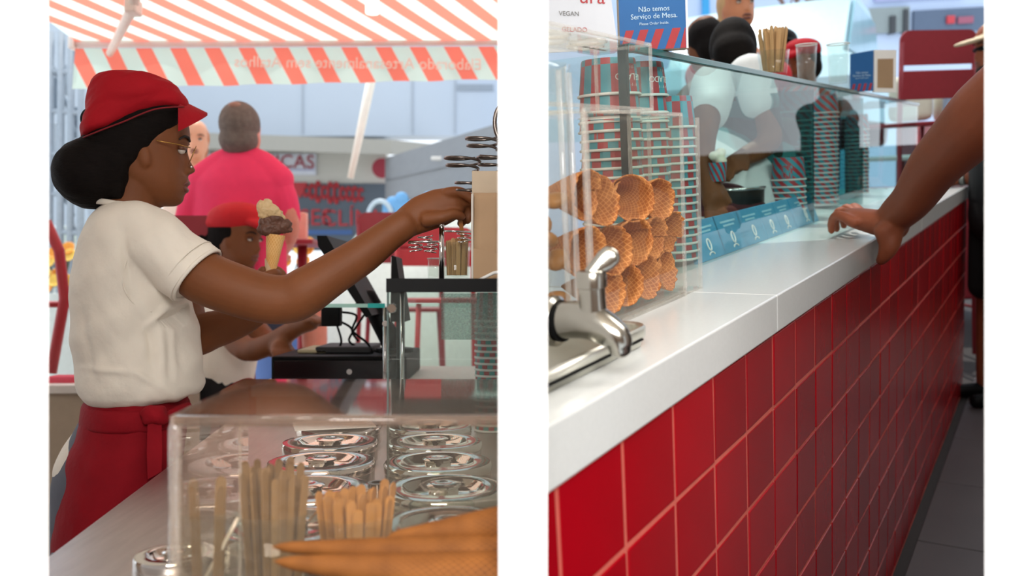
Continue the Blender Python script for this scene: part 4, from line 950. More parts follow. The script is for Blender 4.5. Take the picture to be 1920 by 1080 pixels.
# ------------------------------------------------------------------ the server in front
D = 1.80
w1 = thing('person', 'server in red cap and white tee reaching over the counter with a gelato cone', 'person', (0, 0, 0))
RY = Vector((-.4057, .914, 0)).normalized(); RX = Vector((RY.y, -RY.x, 0)); CR_ = at(250, 540, D).dot(RY)   # she stands square to the line of sight
def W(px, py, dy=0):
    q = Vector(((px-960)/F, 1, (540-py)/F)); q = q*((CR_+dy)/q.dot(RY)); q.z += ZC; return q
def WL(b, rows, **kw): return row_loft(b, rows, D, W=W, ax=(RX, RY), **kw)
HO = W(262, 300); HM = frame(HO, RX) @ Matrix.Diagonal((.915, 1, 1, 1))
k1 = 889/(F/D)
b = MB(); head(b, HM, k1)
b.limb([W(250, 330), W(246, 365), W(240, 400), W(236, 430)], [(.060, .058), (.056, .054), (.058, .058), (.075, .07)], 20)
b.limb([W(300, 372), W(270, 372), W(255, 360)], [.02, .035, .045])
WL(b, [(400, 200, 275, .10), (425, 172, 312, .145), (470, 150, 330, .155), (560, 140, 352, .15), (700, 150, 365, .145), (760, 160, 345, .15), (900, 125, 340, .165), (1050, 120, 330, .165)])
RA = [(292, 450, 1.70, .040), (335, 486, 1.69, .043), (378, 518, 1.68, .053), (440, 543, 1.68, .0515), (500, 560, 1.685, .0495), (545, 560, 1.69, .0485), (575, 545, 1.69, .048), (625, 513, 1.695, .042), (680, 478, 1.70, .038), (730, 440, 1.71, .0325), (760, 420, 1.715, .0305)]
b.limb([at(*a_[:3]) for a_ in RA], [a_[3] for a_ in RA], 24, n=5)
# right hand: back of the hand towards us, fingers pinching a stick
def H(px, py, dy=0): return at(px, py, 1.725+dy)
b.limb([H(758, 420), H(790, 402), H(822, 390), H(846, 382)], [(.030, .029), (.038, .026), (.039, .024), (.034, .021)], 20, ref=(0, 1, 0))
fng = [[(838, 362, -.012), (862, 360, -.018), (886, 374, -.016), (902, 388, -.006)], [(846, 370, .002), (872, 372, .0), (890, 386, .002), (898, 402, .006)], [(848, 385, .016), (872, 388, .018), (880, 400, .018), (876, 414, .016)], [(842, 397, .026), (862, 402, .028), (868, 410, .026), (864, 420, .022)]]
for f_ in fng: b.limb([H(*q) for q in f_], [.012, .011, .010, .0085], 12, n=5)
b.limb([H(800, 412, -.024), H(828, 408, -.032), H(850, 402, -.028), H(866, 406, -.014)], [.016, .013, .011, .009], 12, n=5)
# left arm towards the cone
LA = [(300, 445, .14, .056), (330, 540, .16, .052), (355, 625, .10, .048), (400, 618, .06, .043), (450, 602, .04, .036), (486, 580, .03, .031)]
b.limb([W(*a_[:3]) for a_ in LA], [a_[3] for a_ in LA], 20, n=5)
b.limb([W(486, 580, .03), W(504, 545, .03), W(510, 520, .03)], [(.031, .026), (.038, .022), (.036, .02)], 18, ref=(0, 1, 0))
for k, (dy, py) in enumerate(((-.012, 512), (-.014, 526), (-.014, 541), (-.012, 556))):
    b.limb([W(522, py+6, .035), W(516, py, .0), W(500, py+4, -.012), W(488, py+6, .002)], [.0115, .0105, .010, .008], 10, n=4)
b.limb([W(492, 545, .045), W(486, 520, .035), W(494, 505, .02)], [.015, .012, .009], 10, n=4)
for s, X_ in ((-1, 190), (1, 290)): b.limb([W(X_, 1040, s*.07), W(X_, 1350, s*.08), W(X_, 1640, s*.09)], [.085, .06, .042])
solid(b, 'body', SKIN_B, .0036, 2, w1)
face_parts(w1, HM, k1)
# hair
b = MB()
WL(b, [(176, 205, 300, .05), (190, 180, 330, .078), (205, 168, 349, .083), (222, 160, 344, .0865), (238, 158, 335, .088), (252, 156, 322, .0885), (264, 158, 306, .0885), (277, 162, 294, .0875), (290, 168, 285, .086), (300, 172, 274, .0845), (318, 178, 254, .080), (335, 184, 248, .074), (355, 192, 244, .066), (378, 202, 238, .056)], seg=52, ex=3.0)
WL(b, [(256, 168, 232, .03), (262, 150, 245, .055), (274, 126, 250, .074), (290, 107, 252, .083), (310, 96, 250, .087), (332, 95, 246, .087), (352, 101, 240, .082), (370, 115, 226, .070), (382, 133, 206, .050), (391, 154, 186, .022)], seg=44, ex=2.1)
b.ell(W(170, 226), (.016, .03, .026))
def hairfold(p): return .0022*noise.noise(V3((p.x*30+p.z*45, p.y*60, p.z*10)))
hr = solid(b, 'hair', HAIR_K, .0042, 4, w1, folds=hairfold)
# cap
b = MB()
WL(b, [(143, 238, 284, .030), (146, 210, 300, .062), (153, 182, 318, .088), (165, 171, 336, .101), (179, 165, 349, .107), (193, 162, 353, .107), (204, 160, 350, .103), (212, 159, 312, .100), (222, 158, 276, .098), (234, 157, 246, .096), (245, 155, 213, .093), (253, 154, 186, .086), (260, 154, 168, .06)], seg=52, ex=2.6)
G_ = []
for sgn_ in (1, -1):
    R_ = []
    for i in range(9):
        v_ = i/8; R_.append([W(342+(47*(1-(abs(u_)**2.4)))*v_-8*abs(u_)**3, 191+23*v_+(30*abs(u_)**2.2)*(.35+.65*v_)+(2.6 if sgn_ < 0 else -2.6), .092*u_*(1-.04*v_)) for u_ in np.linspace(-1, 1, 25)])
    G_.append(R_)
n25 = 25; vs = [p for R_ in G_ for r in R_ for p in r]; fs = []
for s0 in (0, 1):
    for i in range(8):
        for j in range(24): q = s0*225+i*25+j; fs.append((q, q+1, q+26, q+25))
def loopidx(): return [j for j in range(25)]+[i*25+24 for i in range(1, 9)]+[8*25+j for j in range(23, -1, -1)]+[i*25 for i in range(7, 0, -1)]
lp = loopidx()
for a0, b0 in zip(lp, lp[1:]+lp[:1]): fs.append((a0, b0, b0+225, a0+225))
brim_ = MB().add(vs, fs)
def capfold(p):
    q = V3((p.x*18-p.z*26, p.y*9, p.z*20)); return .0065*noise.noise(q)+.003*noise.noise(q*2.3)
cp = solid(b, 'cap', RED_CAP, .0036, 2, w1, folds=capfold)
brim_.build('brim', RED_CAP, cp, 'auto')
b = MB(); pp, rr = spline([W(156, 258, -.05), W(170, 252, -.085), W(200, 240, -.094), W(232, 228, -.0985), (W(262, 215, -.102)), W(290, 205, -.106), W(320, 201, -.105), W(345, 200, -.075)], .0016, 6); b.tube(pp, rr, 6)
b.build('cap_seam', mat('red_cotton_dark', '#7d0d18', .85), cp, True)
b = MB(); b.ell(W(246, 146), (.011, .011, .005)); b.build('cap_button', RED_CAP, cp, True)
# glasses
GOLD = mat('gold_wire', '#b98f4e', .25, 1, var=.05); t_ = MB()
t_.tube([W(292, 263, -.080), W(304, 265.5, -.0805), W(330, 270, -.078), W(357, 277, -.060)], .0013, 8); t_.tube([W(300, 264, .079), W(357, 277, .060)], .0013, 8)
def rimp(c_, q, k, e): return c_+RY*(.026*k*math.cos(q))+Vector((0, 0, .0195*k*math.sin(q)))+RX*(.0075*math.sin(q)+e)
for s in (-1, 1):
    c_ = W(361, 291, s*.034); t_.tube([rimp(c_, q, 1, 0) for q in np.linspace(0, 2*PI, 33)[:-1]], .0010, 8, closed=True)
t_.tube([W(364, 282, -.01), W(366, 280, 0), W(364, 282, .01)], .0011, 8)
gl = t_.build('glasses', GOLD, w1, True)
for s in (-1, 1):
    c_ = W(361, 291, s*.034); l_ = MB(); l_.rings([[rimp(c_, q, .97, e) for q in np.linspace(0, 2*PI, 33)[:-1]] for e in (-.0006, .0006)]); l_.build('lens', glass('lens_glass', '#fbf4f2', 1.3, 0), gl)
b = MB(); b.ell(W(358, 313, -.012), (.0028,)*3); b.build('nose_stud', CHROME, w1, True)
b = MB(); b.ell(W(352, 326, 0), (.001,)*3)
# tee
def teefold(p):
    q = XY(p); x, z = q
    s = .0055*noise.noise(V3((x*.012+z*.020, z*.006, p.y*6)))+.0035*noise.noise(V3((x*.035-z*.02, z*.012, p.y*9)))
    # drape from the armpit, blousing above the waist
    for (ax_, az_, bx, bz, wd_, am) in ((300, 600, 306, 735, 9, .006), (278, 600, 288, 700, 8, -.005), (330, 560, 262, 625, 8, .005), (232, 560, 300, 660, 10, -.004), (225, 430, 248, 545, 7, -.004), (318, 590, 328, 720, 8, .004), (150, 560, 175, 730, 9, -.004), (245, 690, 310, 735, 7, .004), (150, 690, 260, 700, 6, .0035)):
        vx, vz = bx-ax_, bz-az_; l2 = vx*vx+vz*vz; tt = max(0, min(1, ((x-ax_)*vx+(z-az_)*vz)/l2)); dd = math.hypot(x-ax_-vx*tt, z-az_-vz*tt)
        if p.x*RY.x+p.y*RY.y < CR_: s += 1.5*am*math.exp(-(dd/wd_)**2)*math.sin(PI*min(.98, max(.08, tt)))
    return s
def XY(p): return (960+F*p.x/p.y, 540-F*(p.z-ZC)/p.y)
b = MB()
WL(b, [(384, 200, 243, .060), (389, 188, 266, .078), (398, 178, 286, .112), (412, 170, 308, .142), (432, 158, 322, .160), (455, 147, 332, .168), (490, 137, 345, .170), (521, 132, 352, .168), (558, 129, 362, .165), (600, 131, 371, .165), (640, 134, 377, .167), (690, 138, 382, .172), (718, 141, 385, .175), (734, 146, 378, .170), (745, 156, 350, .155), (752, 172, 300, .12)], seg=56, ex=2.2)
b.limb([W(225, 440, -.085), W(262, 440, -.105), at(300, 462, 1.69), at(340, 495, 1.68), at(370, 517, 1.68)], [.062, .066, .064, .0645, .0645], 28, n=5)
b.limb([W(240, 440, .10), W(300, 466, .13), W(335, 520, .155)], [.062, .062, .06], 24, n=5)
# trim the sleeve end square and open
tee = solid(b, 'tee', TEE, .0042, 3, w1, folds=teefold)
axv = (at(371, 517, 1.68)-at(340, 492, 1.68)).normalized()
cutp = at(368, 514, 1.68)
bm = bmesh.new(); bm.from_mesh(tee.data)
for v in bm.verts:
    dd = (v.co-cutp).dot(axv)
    if dd > 0 and (v.co-cutp).length < .12 and v.co.x*RY.x+v.co.y*RY.y < CR_: v.co = v.co-axv*dd*.94
bm.to_mesh(tee.data); bm.free()
rim = MB(); u_ = axv.cross(V3((0, 1, 0))).normalized(); w_ = V3((0, 1, 0))
w_ = u_.cross(axv).normalized(); cc = cutp+axv*.002
rim.tube([cc+u_*.0615*math.cos(q)+w_*.0615*math.sin(q) for q in np.linspace(0, 2*PI, 49)[:-1]], .0042, 8, closed=True); rim.build('sleeve_hem', TEE, tee, True)
rim = MB(); cc = cutp-axv*.021; rim.tube([cc+u_*.0648*math.cos(q)+w_*.0648*math.sin(q) for q in np.linspace(0, 2*PI, 49)[:-1]], .0011, 6, closed=True); rim.build('sleeve_seam', TEE, tee, True)
rim = MB(); nk = [(W(222, 386)+RX*.046*math.cos(q)+RY*.064*math.sin(q)+V3((0, 0, -.0085*math.cos(q)-.002))) for q in np.linspace(0, 2*PI, 41)[:-1]]; rim.tube(nk, .0065, 8, closed=True); rim.build('collar', TEE, tee, True)
rim = MB(); pp, rr = spline([W(283, 402, -.125), W(258, 430, -.150), W(240, 480, -.163), W(230, 530, -.165), W(252, 570, -.165), W(285, 585, -.163)], .0016, 6); rim.tube(pp, rr, 6); rim.build('armhole_seam', TEE, tee, True)
# apron
def apfold(p):
    x, z = XY(p); return .005*noise.noise(V3((x*.02+z*.006, z*.004, p.y*5)))+.0015*noise.noise(V3((x*.06, z*.03, 2)))
b = MB(); WL(b, [(738, 160, 350, .15), (750, 157, 353, .158), (790, 149, 353, .162), (815, 140, 350, .166), (850, 122, 346, .174), (900, 108, 342, .18), (950, 99, 340, .186), (1000, 95, 338, .19), (1060, 92, 336, .19), (1120, 92, 334, .19), (1200, 95, 330, .18)], seg=48)
apn = solid(b, 'apron', RED_C, .006, 3, w1, folds=apfold)
b = MB(); WL(b, [(752, 155, 354, .160), (757, 152, 357, .166), (784, 147, 356, .168), (790, 148, 354, .163)], seg=48, sub=2); b.build('waistband', RED_C, apn, True)
b = MB()
b.limb([W(268, 777, -.172), W(282, 772, -.182), W(296, 781, -.186), W(308, 788, -.178)], [.008, .014, .015, .010], 12); b.limb([W(275, 790, -.178), W(290, 775, -.186), W(305, 768, -.174)], [.009, .014, .009], 12)
b.limb([W(308, 786, -.172), W(330, 772, -.15), W(352, 762, -.10)], [.010, .011, .010], 10)
kn = solid(b, 'knot', RED_C, .004, 2, apn)
b = MB(); b.add([W(277, 785, -.183), W(303, 788, -.183), W(304, 850, -.187), W(303, 884, -.189), W(277, 899, -.190), W(275, 850, -.187)]+[W(277, 785, -.178), W(303, 788, -.178), W(304, 850, -.182), W(303, 884, -.184), W(277, 899, -.185), W(275, 850, -.182)], [(0, 1, 2, 5), (5, 2, 3, 4), (7, 6, 11, 8), (8, 11, 10, 9), (0, 6, 7, 1), (1, 7, 8, 2), (2, 8, 9, 3), (3, 9, 10, 4), (4, 10, 11, 5), (5, 11, 6, 0)]); b.build('apron_tie', RED_C, apn)
b = MB(); WL(b, [(790, 150, 300, .13), (830, 118, 300, .15), (865, 100, 300, .155), (884, 97, 300, .155), (890, 104, 300, .15)], seg=36, off=.035); solid(b, 'shirt_tail', TEE, .007, 3, w1)
b = MB(); WL(b, [(780, 150, 330, .14), (880, 96, 330, .165), (960, 92, 330, .172), (1100, 95, 320, .17)], seg=36, off=.02)
for s, X_ in ((-1, 190), (1, 290)): b.limb([W(X_, 1060, s*.07), W(X_, 1350, s*.08), W(X_, 1640, s*.09)], [.10, .08, .075])
solid(b, 'jeans', mat('grey_denim', '#5a5d68', .9, var=.1), .009, 3, w1)
for s, X_ in ((-1, 190), (1, 290)):
    b = MB(); b.limb([W(X_-20, 1668, s*.09), W(X_+100, 1672, s*.09)], [.045, .038]); solid(b, 'shoe', BLACK, .01, 2, w1)
# ---- gelato cone in her left hand
t = thing('gelato_cone', 'wafer cone with chocolate and caramel gelato held up by the server', 'gelato cone', W(512, 515, .02))
o0 = W(512, 515, .02)
b = MB(); A = W(504, 540, .02); B = W(517, 440, .02); ax_ = (B-A).normalized(); uu = V3((0, 1, 0)); vv = ax_.cross(uu); vs = []; uvs = []; fs = []
for i in range(13):
    k = i/12
    for j in range(33):
        q = 2*PI*j/32; vs.append(A+(B-A)*k+(uu*math.cos(q)+vv*math.sin(q))*(.006+.0155*k)-o0); uvs.append((j/32, k*.9))
for i in range(12):
    for j in range(32): fs.append((i*33+j, i*33+j+1, (i+1)*33+j+1, (i+1)*33+j))
b.add(vs, fs, uvs); b.build('cone', WAFFLE_P, t, True)
def gel(p): return .0035*noise.noise(p*90)+.002*noise.noise(p*220)
b = MB()
for px, py, r in ((513, 428, 19), (500, 430, 17), (530, 425, 16), (538, 420, 11), (515, 412, 19), (500, 417, 16), (491, 432, 10), (540, 430, 9)): b.ell(W(px, py, .02)-o0, (r/889, r/889*.95, r/889*.85))
solid(b, 'chocolate_gelato', mat('chocolate', '#5d3c2d', .55, var=.25, scale=50), .0022, 2, t, folds=gel)
b = MB()
for px, py, r in ((497, 395, 16), (508, 395, 17), (518, 401, 14), (492, 385, 12), (502, 380, 10), (494, 403, 11), (527, 407, 8), (488, 379, 5)): b.ell(W(px, py, .015)-o0, (r/889, r/889*.95, r/889*.8))
solid(b, 'caramel_gelato', mat('caramel', '#cfb183', .5, var=.06, sss=.1), .0022, 2, t, folds=gel)
b = MB(); vs = []; R1 = []; R2 = []
for k in range(15):
    q = -.6+k*(PI*1.3)/14-PI/2; R1.append(A+(B-A)*.02+(uu*math.sin(q)*-1+vv*math.cos(q))*.0085-o0); R2.append(A+(B-A)*(.42-.12*math.sin(k*.5))+(uu*math.sin(q)*-1+vv*math.cos(q))*.0168-o0)
b.rings([R1, R2], cap=False, closed=False); b.build('paper_wrap', mat('wrap_paper', '#d9b991', .8), t, True)
# stick pinched by her right hand
s_ = link('stir_stick', stick_mesh(at(872, 482, 1.735), at(862, 402, 1.72), mat('amber_wood', '#a66a35', .6), .0048, 0)); tag(s_, 'amber wooden stick pinched in the reaching hand', 'stick')
# ---- things on the black top
ZB = ZC+.0136
def onb(px, d): q = at(px, 0, d); return V3((q.x, q.y, ZB+.0005))
PLACE = 'L'
def stick_tumbler(px, d, r, h, n_, tall, label, m, wid):
    q = onb(px, d); t = thing('tumbler', 'clear tumbler holding '+label, 'tumbler', q)
    part(t, 'glass', TUMB, lambda b: b.lathe([(.001, .001), (r*.85, .001), (r*.87, .006), (r, h), (r*.95, h), (r*.82, .01), (.001, .008)], 28), True)
    for k in range(n_):
        a_ = 2*PI*k*.618; rr = r*.70*math.sqrt((k+.5)/n_); b0 = V3((rr*math.cos(a_), rr*math.sin(a_), .012)); tip = V3((rr*1.15*math.cos(a_), rr*1.15*math.sin(a_), tall*random.uniform(.93, 1.02)))
        s_ = link('stir_stick', stick_mesh(b0, tip, m, wid, random.uniform(-.3, .3))); s_.location = q; tag(s_, 'flat wooden stick standing among '+label, 'stick', 'sticks in the tumbler with '+label)
stick_tumbler(855, 1.735, .030, .078, 16, .087, 'wooden sticks below the reaching hand', WOOD, .0048)
q = onb(818, 1.86); t = thing('shot_glass', 'small empty glass left of the chrome post', 'glass', q)
part(t, 'glass', TUMB, lambda b: b.lathe([(.001, .001), (.018, .001), (.020, .05), (.018, .05), (.016, .012), (.001, .01)], 20), True)
part(t, 'rim', LIPM, lambda b: b.tube([(.0195*math.cos(a_), .0195*math.sin(a_), .05) for a_ in np.linspace(0, 2*PI, 21)[:-1]], .001, 6, closed=True), True)
# chrome cone stand with spiral holders
def spiral(b, c, r, n_=2.2, rise=.022, wire=.0022, phase=0):
    c = V3(c); b.tube([c+V3((r*(1-.18*k/40)*math.cos(phase+n_*2*PI*k/40), r*(1-.18*k/40)*math.sin(phase+n_*2*PI*k/40), -rise*k/40)) for k in range(41)], wire, 6)
q = onb(828, 1.70); t = thing('cone_stand', 'chrome wire cone stand with small spiral holders beside the sticks', 'cone stand', q)
part(t, 'post', CHROME, lambda b: b.tube([(0, 0, 0), (0, 0, .108)], .005, 12), True); part(t, 'finial', CHROME, lambda b: b.ell((0, 0, .111), (.006, .006, .005)), True)
part(t, 'cross_arm', CHROME, lambda b: b.tube([(-.066, .0, .078), (0, 0, .078)], .0022, 8), True); part(t, 'cross_arm', CHROME, lambda b: b.tube([(0, .0, .10), (.06, .01, .098)], .0022, 8), True)
for x_, z_ in ((-.052, .076), (-.022, .074), (.045, .094)): part(t, 'spiral_holder', CHROME, lambda b: spiral(b, (x_, .0, z_), .014, rise=.018, wire=.0014, phase=x_*70), True)
part(t, 'spiral_holder', CHROME, lambda b: spiral(b, (-.035, .02, .092), .015, rise=.018, wire=.0014), True)
DW = mat('dark_wire', '#6f6660', .3, 1, var=.2)
q = onb(950, 1.58); t = thing('wire_cone_rack', 'dark wire rack with flat spiral loops above the reaching hand', 'cone stand', q)
part(t, 'post', DW, lambda b: b.tube([(0, 0, 0), (0, 0, .33)], .004, 10), True)
for px, py, r in ((905, 262, .032), (868, 300, .034), (880, 345, .026), (925, 300, .03)):
    c_ = at(px, py-8, 1.56)-q
    part(t, 'spiral_holder', DW, lambda b: spiral(b, c_, r, 2.0, .026, .0026, phase=px), True)
    part(t, 'arm', DW, lambda b: b.tube([(0, 0, c_.z), c_+V3((r*.9, 0, 0))], .0024, 8), True)
part(t, 'ball_hook', DW, lambda b: b.tube([at(946, 230, 1.56)-q+V3((.018*math.cos(a_), 0, .034*math.sin(a_))) for a_ in np.linspace(0, 2*PI, 25)[:-1]], .004, 8, closed=True), True)
# kraft bag in a clear rack
q = onb(918, 1.50); t = thing('paper_bag_rack', 'brown kraft paper bags in a pale frame at the right of the black top', 'bag rack', q)
bw = (944-886)/F*1.5
part(t, 'back_board', mat('beige_board', '#b7a58e', .8), lambda b: b.span((-.032, .02, 0), (bw-.03, .024, at(0, 318, 1.5).z-ZB), .001))
for x_ in (-.032, .018): part(t, 'frame_post', mat('pale_frame', '#b9b2a8', .5), lambda b: b.span((x_, -.012, 0), (x_+.004, -.006, at(0, 365, 1.5).z-ZB), .0008))
b = MB(); hh = at(0, 362, 1.5).z-ZB; R_ = []
for i in range(15):
    z = hh*i/14; k = .012*(1 if i < 8 else 1-.09*(i-7)); R_.append([V3((-.028+sx, sy*k+.004+.004*noise.noise(V3((sx*60, sy*3, z*40))), z)) for sx, sy in [(0.0, -1), (.012, -1), (.024, -1), (.036, -1), (.047, -1), (.047, 1), (.024, 1), (0, 1)]])
b.rings(R_); b.build('kraft_bag', KRAFT, t, True)
part(t, 'bag_fold', KRAFT, lambda b: b.prism([(-.028, .0), (.019, .0), (.019, hh*.30), (-.028, hh*.36)], (0, -.011, 0), (1, 0, 0), (0, 0, 1), .003))
part(t, 'white_handle', LIPM, lambda b: b.tube([at(893, 528, 1.47)-q, at(905, 522, 1.46)-q, at(925, 512, 1.46)-q, at(945, 508, 1.46)-q], .003, 8), True)
# ---- back table, cash drawer, screens
ZTb = at(0, 716, 2.45).z
t = thing('service_table', 'white service table behind the steel counter under the cash drawer', 'table', (0, 0, 0))
part(t, 'table_top', mat('pale_laminate', '#d8d2cc', .5), lambda b: b.span((at(470, 0, 2.35).x, 2.35, ZTb-.03), (at(948, 0, 2.35).x, 2.95, ZTb), .003)); part(t, 'carcass', mat('pale_carcass', '#b8b0a8', .6), lambda b: b.span((at(480, 0, 2.4).x, 2.4, 0), (at(946, 0, 2.4).x, 2.9, ZTb-.03)))
t = thing('cash_drawer', 'wide black cash drawer with papers on top in front of the second server', 'cash drawer', (0, 0, 0)); zd = at(0, 668, 2.45).z
part(t, 'case', BLACK, lambda b: b.span((at(508, 0, 2.45).x, 2.45, ZTb), (at(762, 0, 2.45).x, 2.82, zd), .006)); part(t, 'drawer_front', mat('black_gloss', '#0d0d10', .2), lambda b: b.span((at(512, 0, 2.44).x, 2.443, ZTb+.008), (at(758, 0, 2.44).x, 2.451, zd-.012), .002)); part(t, 'lock', STEEL, lambda b: b.lathe([(.001, -.002), (.008, -.002), (.008, .003), (.001, .003)], 14, (at(655, 0, 2.44).x, 2.442, ZTb+.03), m=Matrix.Rotation(PI/2, 4, 'X')), 'auto')
for i, (x0_, x1_, dz) in enumerate(((565, 620, .012), (598, 700, .02))):
    b = MB(); b.span((at(x0_, 0, 2.6).x, 2.55, zd+.0005), (at(x1_, 0, 2.6).x, 2.75, zd+dz), .004); o = b.build('folder', mat('folder_%d' % i, ['#b4a886', '#1b1b1e'][i], .6)); tag(o, ['pale folder on the cash drawer beside the hand', 'black folder lying on the cash drawer'][i], 'folder')
t = thing('pos_stand', 'black till screen on a curved stand seen edge-on, behind the forearm', 'till screen', (at(740, 0, 2.62).x, 2.62, zd))
o0 = V3((at(740, 0, 2.62).x, 2.62, zd))
part(t, 'foot', BLACK, lambda b: b.lathe([(.001, 0), (.06, 0), (.055, .012), (.001, .016)], 24), 'auto')
part(t, 'curved_arm', BLACK, lambda b: b.limb([at(738, 662, 2.62)-o0, at(734, 640, 2.62)-o0, at(712, 600, 2.62)-o0, at(690, 556, 2.62)-o0], [.030, .034, .030, .026], 14), True)
part(t, 'screen', BLACK, lambda b: b.prism([(.012, 0), (.03, .006), (-.10, .235), (-.128, .235), (-.125, .205)], at(694, 592, 2.60)-o0, (1, 0, 0), (0, 0, 1), .30))
part(t, 'screen_face', mat('screen_glass', '#1e2126', .1), lambda b: b.prism([(.0, .018), (.004, .02), (-.118, .228), (-.122, .226)], at(694, 592, 2.60)-o0, (1, 0, 0), (0, 0, 1), .27))
t = thing('card_terminal', 'black tablet standing at a tilt behind the black top', 'tablet', at(744, 560, 2.3)); o0 = at(744, 560, 2.3)
part(t, 'slab', BLACK, lambda b: b.prism([(-.008, -.06), (.030, -.06), (.006, .11), (-.006, .115)], (0, 0, 0), (1, 0, 0), (0, 0, 1), .12))
part(t, 'pale_edge', LIPM, lambda b: b.prism([(-.010, -.06), (-.007, -.06), (-.005, .112), (-.008, .11)], (0, -.03, 0), (1, 0, 0), (0, 0, 1), .05)); part(t, 'prop', BLACK, lambda b: b.tube([(.01, 0, -.06), (.01, 0, ZTb-o0.z)], .012, 10), True)
t = thing('glass_shelf', 'thin glass shelf with a bright teal edge left of the guard', 'shelf', (0, 0, 0)); zs = at(0, 573, 2.3).z
part(t, 'pane', GLASS, lambda b: b.span((at(600, 0, 2.3).x, 2.3, zs-.005), (at(945, 0, 2.3).x, 2.42, zs+.005))); part(t, 'front_edge', mat('pale_glass_edge', '#a9d6cb', .2), lambda b: b.span((at(600, 0, 2.3).x, 2.296, zs-.005), (at(694, 0, 2.3).x, 2.3, zs+.005))); part(t, 'teal_edge', TEALL, lambda b: b.span((at(690, 0, 2.3).x, 2.2955, zs-.006), (at(722, 0, 2.3).x, 2.2995, zs+.006)))
part(t, 'shelf_post', STEEL, lambda b: b.tube([(at(722, 0, 2.33).x, 2.33, HC-.03), (at(722, 0, 2.33).x, 2.33, zs-.005)], .006, 10), True)
b = MB(); b.box(at(622, 593, 2.5), (.055, .04, .058), .004); o = b.build('power_adapter', BLACK); tag(o, 'black power adapter hanging under the glass shelf', 'adapter')
for i, P in enumerate(([(632, 600), (655, 612), (665, 625), (690, 645), (700, 668)], [(640, 585), (668, 592), (660, 620), (672, 640)], [(632, 610), (640, 640), (632, 655)], [(690, 580), (660, 625), (655, 640), (668, 650)])):
    b = MB(); pp, rr = spline([at(x, y, 2.56+.02*i) for x, y in P], .0035, 6); b.tube(pp, rr, 6); o = b.build('cable', BLACK, None, True); tag(o, ['black cable sagging from the adapter to the till foot', 'black cable looped beside the adapter', 'short black cable end below the adapter', 'black cable crossing under the shelf'][i], 'cable', 'cables under the glass shelf')
t = thing('cutlery_cup', 'small cluster of dark spoons behind the guard', 'cutlery', at(805, 722, 2.4)); o0 = at(805, 722, 2.4)
for k in range(6): part(t, 'spoon', mat('dark_spoon', '#3a3a3a', .3, .7), lambda b: b.limb([(-.03+.011*k, 0, -.03), (-.032+.012*k, 0, .008)], [.003, .006], 8, n=2), True)
# ---- second server
hd = at(443, 455, 3.45); k2 = 1.0; fw = V3((1, -.35, -.12))
t, M = simple_person('second server in a red flat cap looking down at the till', hd, fw, k2, 0, SKIN_B, TEE, BL, HAIR_K, arms=[(at(395, 560, 3.25), at(462, 655, 3.05), at(560, 612, 2.9)), (at(420, 545, 3.6), at(500, 640, 3.3), at(522, 652, 2.95))], waist=at(405, 700, 3.35), shoulders=.18, voxel=.009, hair='bun')
flat_cap(t, M, 1.05, mat('bright_red_cap', '#c4101c', .8, var=.08, bump=.1))
b = MB(); wc = at(405, 712, 3.35); b.limb([wc-V3((0, 0, .10)), wc-V3((0, 0, .25)), wc-V3((0, 0, .5))], [(.19, .15), (.21, .16), (.23, .17)], 24, ref=(0, 1, 0)); solid(b, 'apron', RED_C, .012, 3, t)
# ---- man in pink
G0 = .40
PINK = mat('pink_cotton_bright', '#f03a68', .85, var=.04, bump=.1, bscale=30)
mp_ = thing('person', 'grey-haired man in a bright pink tee seated with his back to us', 'person', (0, 0, 0)); d = 3.7
b = MB(); MM = frame(at(452, 262, d), (0, 1, .0)); head(b, MM, 1.03)
b.limb([at(455, 280, d), at(452, 330, d)], .062)
b.limb([at(400, 350, d), at(504, 350, d)], .058); b.limb([at(452, 395, d), at(452, 450, d), at(452, 545, d)], [(.17, .11), (.185, .12), (.17, .12)], 20, ref=(0, 1, 0))
b.limb([at(375, 350, d), at(348, 430, d), at(372, 480, d+.25)], [.055, .045, .035]); b.limb([at(524, 350, d), at(542, 430, d), at(520, 480, d+.25)], [.055, .045, .035])
for q in (at(372, 480, d+.25), at(520, 480, d+.25)):
    b.limb([q, q+V3((0, .06, .0))], [.03, .035])
    for k in range(4): b.limb([q+V3((-.027+k*.018, .06, 0)), q+V3((-.027+k*.018, .11, -.02))], [.01, .008], 8, n=2)
    b.limb([q+V3((.03, .03, 0)), q+V3((.045, .07, 0))], [.012, .009], 8, n=2)
b.limb([at(480, 570, d), at(588, 575, d+.25)], [.085, .065]); b.limb([at(588, 575, d+.25), at(590, 640, d+.2), at(592, 760, d+.15)], [.062, .058, .04])
b.limb([at(425, 570, d), at(380, 575, d+.3)], [.085, .065]); b.limb([at(380, 575, d+.3), at(378, 760, d+.2)], [.06, .04])
solid(b, 'body', mat('skin_rosy', '#d98a74', .5, var=.08, sss=.1), .010, 3, mp_)
b = MB(); b.limb([at(452, 291, d), at(452, 306, d), at(452, 345, d), at(450, 430, d), at(450, 560, d)], [(.070, .07), (.125, .10), (.205, .135), (.205, .145), (.20, .145)], 28, ref=(0, 1, 0))
b.limb([at(392, 350, d), at(372, 372, d), at(356, 420, d)], [.085, .078, .066]); b.limb([at(508, 350, d), at(524, 372, d), at(535, 410, d)], [.085, .078, .068])
b.limb([at(450, 300, d), at(420, 318, d), at(385, 345, d)], [.07, .085, .085]); b.limb([at(454, 300, d), at(486, 318, d), at(518, 345, d)], [.07, .085, .085])
def pf(p): return .006*noise.noise(V3((p.x*7+p.z*5, p.y*4, p.z*3)))
solid(b, 'tee', PINK, .009, 4, mp_, folds=pf)
b = MB(); GH = mat('grey_hair', '#6d645d', .85, var=.3, scale=45, bump=.1, bscale=60); Mr = MM.to_3x3().to_4x4()
